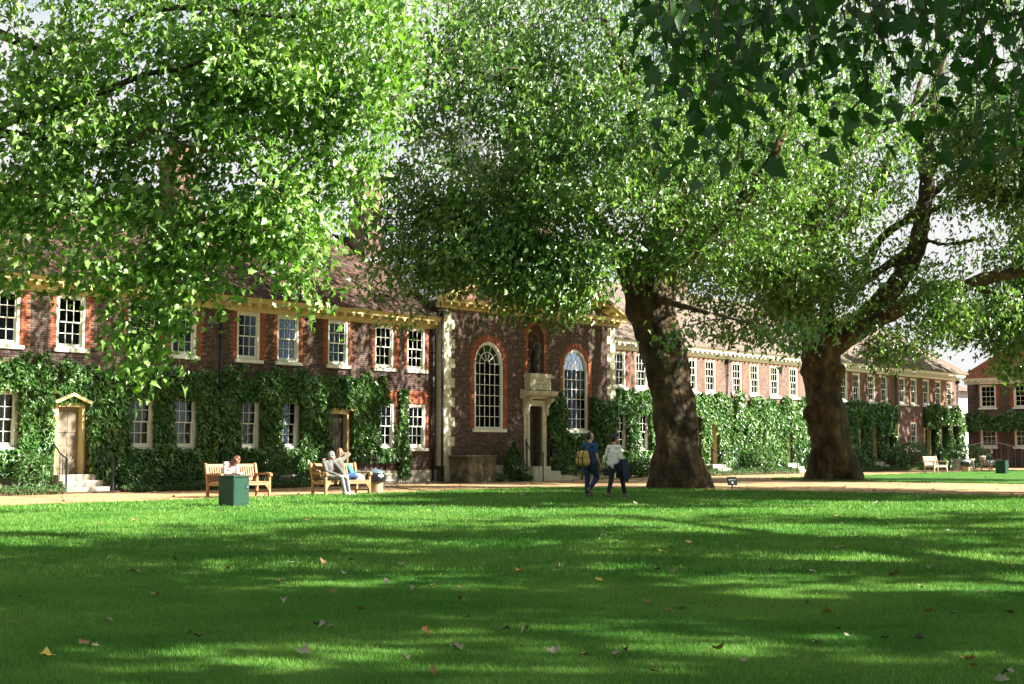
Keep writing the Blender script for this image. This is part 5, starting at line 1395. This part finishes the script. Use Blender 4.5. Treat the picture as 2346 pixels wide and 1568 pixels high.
def stand(**k):
    J = dict(pelvis=(0,0,.95), chest=(.01,0,1.28), neck=(.0,0,1.47), head=(.03,0,1.655), shL=(0,.185,1.41), shR=(0,-.185,1.41),
             hipL=(0,.095,.92), hipR=(0,-.095,.92)); J.update(k); return J
def sit(**k):
    J = dict(pelvis=(0,0,.56), chest=(.0,0,.87), neck=(-.01,0,1.06), head=(.02,0,1.235), shL=(-.01,.175,1.0), shR=(-.01,-.175,1.0),
             hipL=(.02,.095,.535), hipR=(.02,-.095,.535), knL=(.44,.11,.53), knR=(.44,-.11,.53), anL=(.46,.10,.12), anR=(.46,-.10,.12), toL=(.60,.11,.04), toR=(.60,-.11,.04))
    J.update(k); return J
navy = cloth('navy_tshirt', (.012,.045,.13)); denim = cloth('dark_denim', (.012,.03,.065)); denim2 = cloth('blue_denim', (.03,.07,.18))
man_xy = cw(2.12, 38.95); w_xy = (man_xy[0]+.17, man_xy[1]-.70)
man = person('man in a navy t-shirt and jeans carrying a mustard rucksack, holding hands', (man_xy[0],man_xy[1],.03), 0,
  stand(elL=(-.03,.25,1.13), wrL=(.10,.24,.90), haL=(.15,.235,.81), elR=(-.02,-.26,1.13), wrR=(.06,-.30,.90), haR=(.09,-.33,.82),
        knL=(.03,.10,.50), anL=(-.02,.09,.10), toL=(.14,.10,.04), knR=(.20,-.10,.53), anR=(-.14,-.09,.24), toR=(-.02,-.10,.07), yaw=-38),
  'tan', navy, .36, denim, cloth('brown_suede_shoe', (.16,.12,.07)), cloth('black_hair', (.012,.010,.010), rough=.5), 'balding', w=1.04)
woman = person('woman in a pale grey jumper and dark jeans with hair in a bun, holding hands', (w_xy[0],w_xy[1],.03), 0,
  {**{k: (v[0]*.97, v[1]*.9, v[2]*.965) if isinstance(v, tuple) else v for k, v in stand().items()},
   **dict(elL=(-.05,.26,1.10), wrL=(-.08,.37,.89), haL=(-.085,.385,.815), elR=(-.02,-.22,1.08), wrR=(.20,-.20,1.02), haR=(.28,-.19,1.02),
        knL=(-.02,.09,.49), anL=(-.16,.09,.12), toL=(-.02,.09,.04), knR=(.24,-.09,.50), anR=(.36,-.09,.10), toR=(.50,-.10,.045), yaw=-38, pitch=6)},
  'tan', cloth('pale_grey_jumper', (.60,.57,.56)), .78, cloth('black_trousers', (.012,.014,.022)), cloth('tan_shoe', (.17,.12,.08)), cloth('dark_hair', (.012,.010,.012), rough=.45), 'bun', w=.93)
# things the couple carry
bp_ = empty('rucksack', (man_xy[0]-.27, man_xy[1]+.02, 1.02), 0, 'mustard canvas rucksack with dark straps on the walking man\'s back', 'bag')
mus = cloth('mustard_canvas', (.36,.24,.06), (.48,.34,.10), 12); strap = cloth('dark_webbing', (.02,.02,.02))
b = MB(); b.cap((0,-.09,-.02),(0,.09,-.02), .125,.125, 14); b.cap((-.01,-.08,.15),(-.01,.08,.15), .105,.105, 14); fused('pack_body', b, mus, bp_, .012, 3)
b = MB(); b.cap((-.02,-.11,.21),(-.02,.11,.21), .075,.075, 12); b.cap((-.11,-.10,.12),(-.11,.10,.12), .03,.03, 10); fused('flap', b, mus, bp_, .012, 2)
for s_ in (-1,1):
    MB().cap((-.02,s_*.175,-.03),(-.02,s_*.175,.06),.055,.05,10).build('side_pocket', mus, bp_, True)
    MB().tube([(.03,s_*.07,.28),(-.07,s_*.07,.27),(-.135,s_*.07,.13),(-.14,s_*.07,-.05),(-.09,s_*.07,-.13)], .013, 6).build('strap', strap, bp_, True)
    MB().tube([(.06,s_*.10,.27),(.20,s_*.13,.43),(.34,s_*.14,.43),(.38,s_*.145,.28),(.30,s_*.16,.08),(.10,s_*.12,-.06)], .016, 6).build('shoulder_strap', strap, bp_, True)
sb = empty('shoulder_bag', (w_xy[0]-.02, w_xy[1]+.25, .62), 0, 'pale shoulder bag strap and small bag at the walking woman\'s left side', 'bag')
b = MB(); b.cap((-.07,0,.16),(.07,0,.16),.045,.045,10); b.cap((-.07,.0,.06),(.07,.0,.06),.055,.055,10); fused('bag_body', b, cloth('black_leather', (.02,.02,.022), rough=.5), sb, .012, 2)
MB().tube([(-.07,0,.2),(-.13,-.02,.45),(-.11,-.08,.74),(.0,-.1,.80),(.1,-.08,.7),(.09,0,.2)], .012, 6).build('strap', cloth('cream_strap', (.6,.58,.5)), sb, True)
jk = empty('folded_jacket', (w_xy[0]+.13, w_xy[1]-.24, .62), 0, 'dark navy jacket draped over the walking woman\'s right forearm', 'jacket')
b = MB()
for k in range(7):
    x_ = -.10+k*.036; b.cap((x_,.03*math.sin(k*2),.44),(x_+.02,-.06+.03*math.sin(k*1.7),-.05-.05*(k%3)), .035,.03, 8)
    b.cap((x_,.05,.44),(x_+.01,.08,.12), .03,.028, 8)
fused('draped_cloth', b, cloth('navy_jacket', (.012,.022,.045)), jk, .013, 3)

FR = -math.pi/2
def seat(bn, off, fwd=.02): return (bn[0]+off, bn[1]+.02-fwd, 0)
pr = person('person bent over reading on the first bench, brown hair, white patterned top', seat(B1,-.48), FR,
  sit(chest=(.13,.03,.82), neck=(.24,.06,.94), head=(.34,.10,1.03), shL=(.19,.20,.93), shR=(.16,-.14,.93), elL=(.22,.24,.70), wrL=(.40,.14,.66), haL=(.46,.10,.64), elR=(.20,-.20,.68), wrR=(.38,-.06,.66), haR=(.44,-.02,.65), pitch=48, yaw=25),
  'fair', cloth('white_print_blouse', (.66,.60,.58), (.42,.22,.24), 22), 1.0, cloth('slate_trousers', (.05,.05,.06)), cloth('black_shoe', (.02,.02,.02)), cloth('brown_hair', (.10,.035,.02), (.16,.06,.03), 30, .4), 'long', w=.92)
bk = empty('book', (B1[0]-.45, B1[1]-.48, .655), .2, 'open book held by the person reading on the first bench', 'book')
b = MB(); b.prism([(-.14,.03),(0,0),(.14,.03),(.14,.042),(0,.014),(-.14,.042)], 'y', -.1, .1); b.build('pages', M['signwhite'], bk)
pg = person('grey haired person in grey jacket and trousers, at the left of second bench', seat(B2,-.58), FR,
  sit(chest=(.06,.0,.84), neck=(.09,.03,1.01), head=(.13,.06,1.145), shL=(.11,.17,.97), shR=(.02,-.15,.95), elL=(.30,.26,.74), wrL=(.45,.24,.60), haL=(.52,.22,.57), elR=(.18,-.18,.70), wrR=(.42,-.02,.62), haR=(.49,.02,.60),
      knL=(.45,.34,.56), knR=(.46,.14,.54), anL=(.50,.40,.13), anR=(.52,.22,.12), toL=(.62,.48,.05), toR=(.64,.28,.05), yaw=58, pitch=12),
  'fair', cloth('grey_tweed', (.085,.085,.08), (.13,.13,.125)), 1.0, cloth('pale_grey_trousers', (.17,.175,.19)), cloth('pink_white_shoe', (.62,.48,.46)), cloth('grey_curly_hair', (.17,.17,.175)), 'curly', w=.98)
ps = person('person in sunglasses with legs tucked up on the second bench, hand behind head', seat(B2,.02,-.06), FR,
  sit(pelvis=(-.02,.02,.55), chest=(.02,-.04,.88), neck=(.05,-.10,1.07), head=(.10,-.12,1.235), shL=(.0,.08,1.04), shR=(.06,-.24,1.0), elL=(.0,.36,1.19), wrL=(-.02,.14,1.21), haL=(-.01,.06,1.20), elR=(.02,-.42,1.02), wrR=(.06,-.64,1.06), haR=(.08,-.72,1.06),
      hipL=(.02,.10,.53), hipR=(.02,-.07,.53), knL=(.22,.44,.60), knR=(.34,.28,.55), anL=(.05,.66,.50), anR=(.16,.60,.50), toL=(.12,.78,.47), toR=(.24,.72,.47), yaw=-35, pitch=10, roll=-8),
  'fair', cloth('blue_scarf_top', (.05,.06,.14), (.16,.16,.24), 40), 1.0, denim2, cloth('pale_shoe', (.5,.48,.45)), cloth('fair_brown_hair', (.20,.10,.045), (.28,.15,.07), 30, .5), 'bob', glasses=True, w=.92, jacket=cloth('khaki_jacket', (.10,.095,.065)))
pf = person('far seated person in dark green top and pale jeans at the right', seat(B4,-.45), FR,
  sit(chest=(.08,.03,.85), neck=(.10,.05,1.03), head=(.16,.10,1.18), elL=(.14,.25,.76), wrL=(.34,.16,.66), haL=(.42,.14,.66), elR=(.08,-.25,.74), wrR=(.30,-.10,.66), haR=(.38,-.08,.66),
      knL=(.46,.42,.54), knR=(.50,.22,.52), anL=(.62,.72,.14), anR=(.66,.50,.12), toL=(.72,.82,.05), toR=(.76,.60,.05), yaw=45, pitch=10),
  'fair', cloth('dark_green_top', (.015,.05,.035)), 1.0, cloth('pale_denim', (.32,.38,.48)), cloth('brown_shoe', (.2,.08,.04)), cloth('red_brown_hair', (.14,.05,.03)), 'short')
# shawl and bag on the second bench
sh = empty('green_shawl', (B2[0]+.62, B2[1]+.30, .44), 0, 'teal green shawl draped from the bench back over the right-hand seat', 'shawl')
b = MB()
for k in range(6):
    x_ = -.02+k*.028; b.cap((x_*.4-.03,.09,.47),(x_+.05,-.02,.20), .028,.03, 8); b.cap((x_+.05,-.02,.20),(x_*1.6+.1,-.22,.10), .032,.03, 8); b.cap((x_-.1,-.2,.07),(x_-.28+.02*k,-.27,.04), .035,.03, 8)
fused('cloth', b, cloth('teal_wool', (.03,.22,.17)), sh, .013, 3)
wb = empty('handbag', (B2[0]+.50, B2[1]-.16, .435), 0, 'white and grey handbag on the seat of the second bench', 'bag')
b = MB(); b.cap((-.08,0,.06),(.08,0,.06),.06,.06,12); b.cap((-.07,0,.15),(.07,0,.15),.05,.05,12); fused('bag_body', b, cloth('white_grey_fabric', (.6,.6,.6), (.3,.3,.32), 14), wb, .012, 2)
MB().tube([(.09,0,.18),(.15,-.05,.14),(.17,-.09,.07),(.15,-.10,.02)], .011, 6).build('handle', cloth('cream_handle', (.6,.55,.42)), wb, True)

# ---------------------------------------------------------------- fallen leaves
_lv, _lf = leaf_shape('big')
def curled(bend, tw_, s_, m_):
    V = np.array(_lv, float)*s_; y_ = V[:,1]-V[:,1].mean()
    V[:,2] += bend*(y_**2)/s_+np.abs(V[:,0])**1.5*tw_ ; V[:,2] += .006-V[:,2].min()
    return np_mesh('fallen_leaf', V, _lf, [3]*(len(_lf)//3), m_)
LM = {'brown': mat('dry_brown_leaf', (.12,.07,.03), (.22,.14,.06), 20, .8, coord='obj'), 'grey': mat('dry_grey_green_leaf', (.13,.13,.085), (.25,.24,.17), 20, .8, coord='obj'),
      'yellow': mat('yellow_leaf', (.50,.36,.05), (.60,.46,.08), 20, .7, coord='obj'), 'orange': mat('orange_leaf', (.42,.16,.03), (.5,.24,.05), 20, .7, coord='obj')}
lmesh = {k: [curled(b_, t_, s_, m_) for b_, t_, s_ in ((.7,.9,.085),(-.8,1.6,.07),(1.2,.4,.095),(.4,2.2,.06))] for k, m_ in LM.items()}
desc = {'brown': 'dry curled brown leaf', 'grey': 'curled grey green leaf showing its pale underside', 'yellow': 'small bright yellow leaf', 'orange': 'orange brown leaf'}
# clearly seen leaves: (photo px x, y, colour, word for where)
KEY = [(108,1510,'yellow','bright yellow','at the lower left of the lawn'),(830,1400,'orange','orange',"left of the lawn's middle"),(722,1436,'grey','pale grey green','left of the orange leaf'),
 (745,1437,'grey','pale silvery','in the pair left of centre'),(762,1444,'brown','brown backed','in the pair left of centre'),(1077,1415,'brown','large dark curled','near the middle of the foreground'),
 (1147,1448,'grey','ragged pale green','in the leafy tuft at centre foreground'),(1165,1452,'grey','long pale green','in the leafy tuft at centre foreground'),(965,1452,'orange','small orange','left of the leafy tuft'),
 (1213,1448,'grey','pale white green','right of the leafy tuft'),(1420,1500,'grey','crumpled straw coloured','on the sunny patch near the bottom'),(1430,1496,'brown','crumpled brown','on the sunny patch near the bottom'),
 (2035,1466,'grey','large pale curled','at the right of the foreground'),(2105,1468,'grey','large pale folded','right of the other large pale one'),(1945,1459,'grey','bluish flat','at the right of the foreground'),
 (2123,1405,'orange','tan orange','upper right foreground'),(2190,1408,'grey','buff','beside a sunlit strip at the right'),(1866,1313,'grey','pale upright','in the broad shadow at right'),
 (2115,1350,'grey','pale spread','in the broad shadow at right'),(2050,1320,'brown','dark wide','in the broad shadow at right'),(1715,1330,'brown','dark pointed','in the broad shadow right of centre'),
 (1573,1395,'grey','pale curled','right of centre'),(1487,1382,'brown','brown folded','right of centre'),(1895,1408,'orange','small orange','in the right foreground'),(910,1294,'grey','grey curled','left of the middle shadow'),
 (748,1294,'brown','dark humped','on the left middle lawn'),(1057,1344,'brown','dark upright','on the middle lawn'),(800,1318,'grey','small pale','on the middle lawn'),(1145,1222,'brown','dark round','beyond the middle of the lawn'),
 (1415,1250,'grey','pale flat','on the bright strip beyond the middle'),(33,1430,'brown','dark curled','at the left edge of the lawn'),(250,1308,'grey','pale humped','at the left of the lawn'),(195,1218,'brown','brown bent','left of the green bin on the grass'),
 (650,1332,'brown','flat dark','on the left middle lawn'),(1345,1505,'brown','very dark crumpled','near the bottom centre'),(2225,1530,'orange','ochre pointed','near the bottom right corner')]
rr = random.Random(5)
def put_leaf(px, py, col, label, group=None):
    a, b_ = px-1173, -(py-784)
    dz = FPX*math.sin(TILT)+b_*math.cos(TILT); dy_ = FPX*math.cos(TILT)-b_*math.sin(TILT)
    t = (.045-EYE)/dz; w = cw(a*t, dy_*t)
    o = link('fallen_leaf', rr.choice(lmesh[col]), None, (w[0], w[1], .045), (rr.uniform(-.35,.35), rr.uniform(-.35,.35), rr.uniform(0,6.28)))
    tag(o, label, 'leaf', group)
for px, py, col, look, where in KEY: put_leaf(px, py, col, f'{look} fallen leaf lying {where}')
zones = [((1175,1230),'far lawn'),((1230,1300),'middle lawn'),((1300,1390),'near lawn'),((1390,1560),'grass at the bottom')]
cols_ = ['at the left edge of the','at the left of the','left of the middle of the','right of the middle of the','at the right of the','at the right edge of the']
looks = {'brown': ['curled brown leaf','flat dark brown leaf'], 'grey': ['curled grey green leaf','flat pale silvery leaf'], 'yellow': ['small yellow leaf'], 'orange': ['small orange leaf']}
for (y0_, y1_), where in zones:
    for ci, cw_ in enumerate(cols_):
        for col, prob in (('brown',.9),('grey',.9),('yellow',.35),('orange',.2)):
            for lk in looks[col]:
                if rr.random() < prob*(1.0 if ci > 1 else .75):
                    put_leaf(20+ci*385+rr.uniform(0,380), rr.uniform(y0_, y1_), col, f"{lk} lying {cw_} {where}", None)
# tiny far leaves nobody could count
n_ = 500; rg = np.random.default_rng(8); P = []
for k in range(n_):
    Y = rg.uniform(30, 75); X = rg.uniform(-.36, .37)*Y; w = cw(X, Y)
    if w[1] < -1.6: P.append((w[0], w[1], .05))
o = link('leaf_litter', leaves_mesh('leaf_litter', np.array(P), .095, 'small', LM['grey'], rg, up=1, droop=0, roll=.5), None); tag(o, kind='stuff')

# ---------------------------------------------------------------- grass blades
def blades(name, n, y0_, y1_, hgt, wid, seed, pts=None):
    rg = np.random.default_rng(seed)
    if pts is None:
        Y = np.sqrt(rg.uniform(y0_**2, y1_**2, n)); X = rg.uniform(-.39, .39, n)*Y
        s, n_w = (X+OX)*CA+(Y-OY)*SA, (X+OX)*SA-(Y-OY)*CA
        ok = (s < 16.6) & (n_w > 8.7) & ~((s > 14.9) & (n_w < 10.6)); s, n_w = s[ok], n_w[ok]; P = np.stack([s, -n_w, s*0+.02], 1)
    else: P = pts
    n = len(P); cl = vnoise(P*np.array([1,1,0])+9, 5.0, 3)
    h = hgt*rg.uniform(.5, 1.3, n)*(.7+.6*cl); th = rg.uniform(0, 2*np.pi, n); ln = rg.normal(0, .38, (n,2))*h[:,None]
    d = np.stack([np.cos(th), np.sin(th), th*0], 1)*(wid*rg.uniform(.6,1.3,n))[:,None]
    tip = P+np.stack([ln[:,0], ln[:,1], h], 1)
    V = np.stack([P-d, P+d, tip], 1).reshape(-1,3)
    o = link(name, np_mesh(name, V, np.arange(n*3), np.full(n,3), M['grass'])); tag(o, kind='stuff'); return o
blades('grass', 420000, 7.0, 15.0, .034, .0022, 1)
blades('grass', 260000, 15.0, 30.0, .05, .006, 2)
blades('grass', 120000, 30.0, 48.0, .055, .011, 3)
# a longer fringe where the turf meets the gravel
E_ = []
rg = np.random.default_rng(4)
for poly in (NEAR, FAR):
    for i, p in enumerate(poly):
        q = poly[(i+1) % len(poly)]; L_ = math.dist(p, q)
        if L_ > 8: continue
        for k in range(int(L_*160)):
            t = rg.uniform(); E_.append((p[0]+(q[0]-p[0])*t+rg.normal(0,.04), p[1]+(q[1]-p[1])*t+rg.normal(0,.04), .0))
E_ = np.array(E_)
blades('grass_fringe', 0, 0, 0, .075, .010, 5, pts=E_)
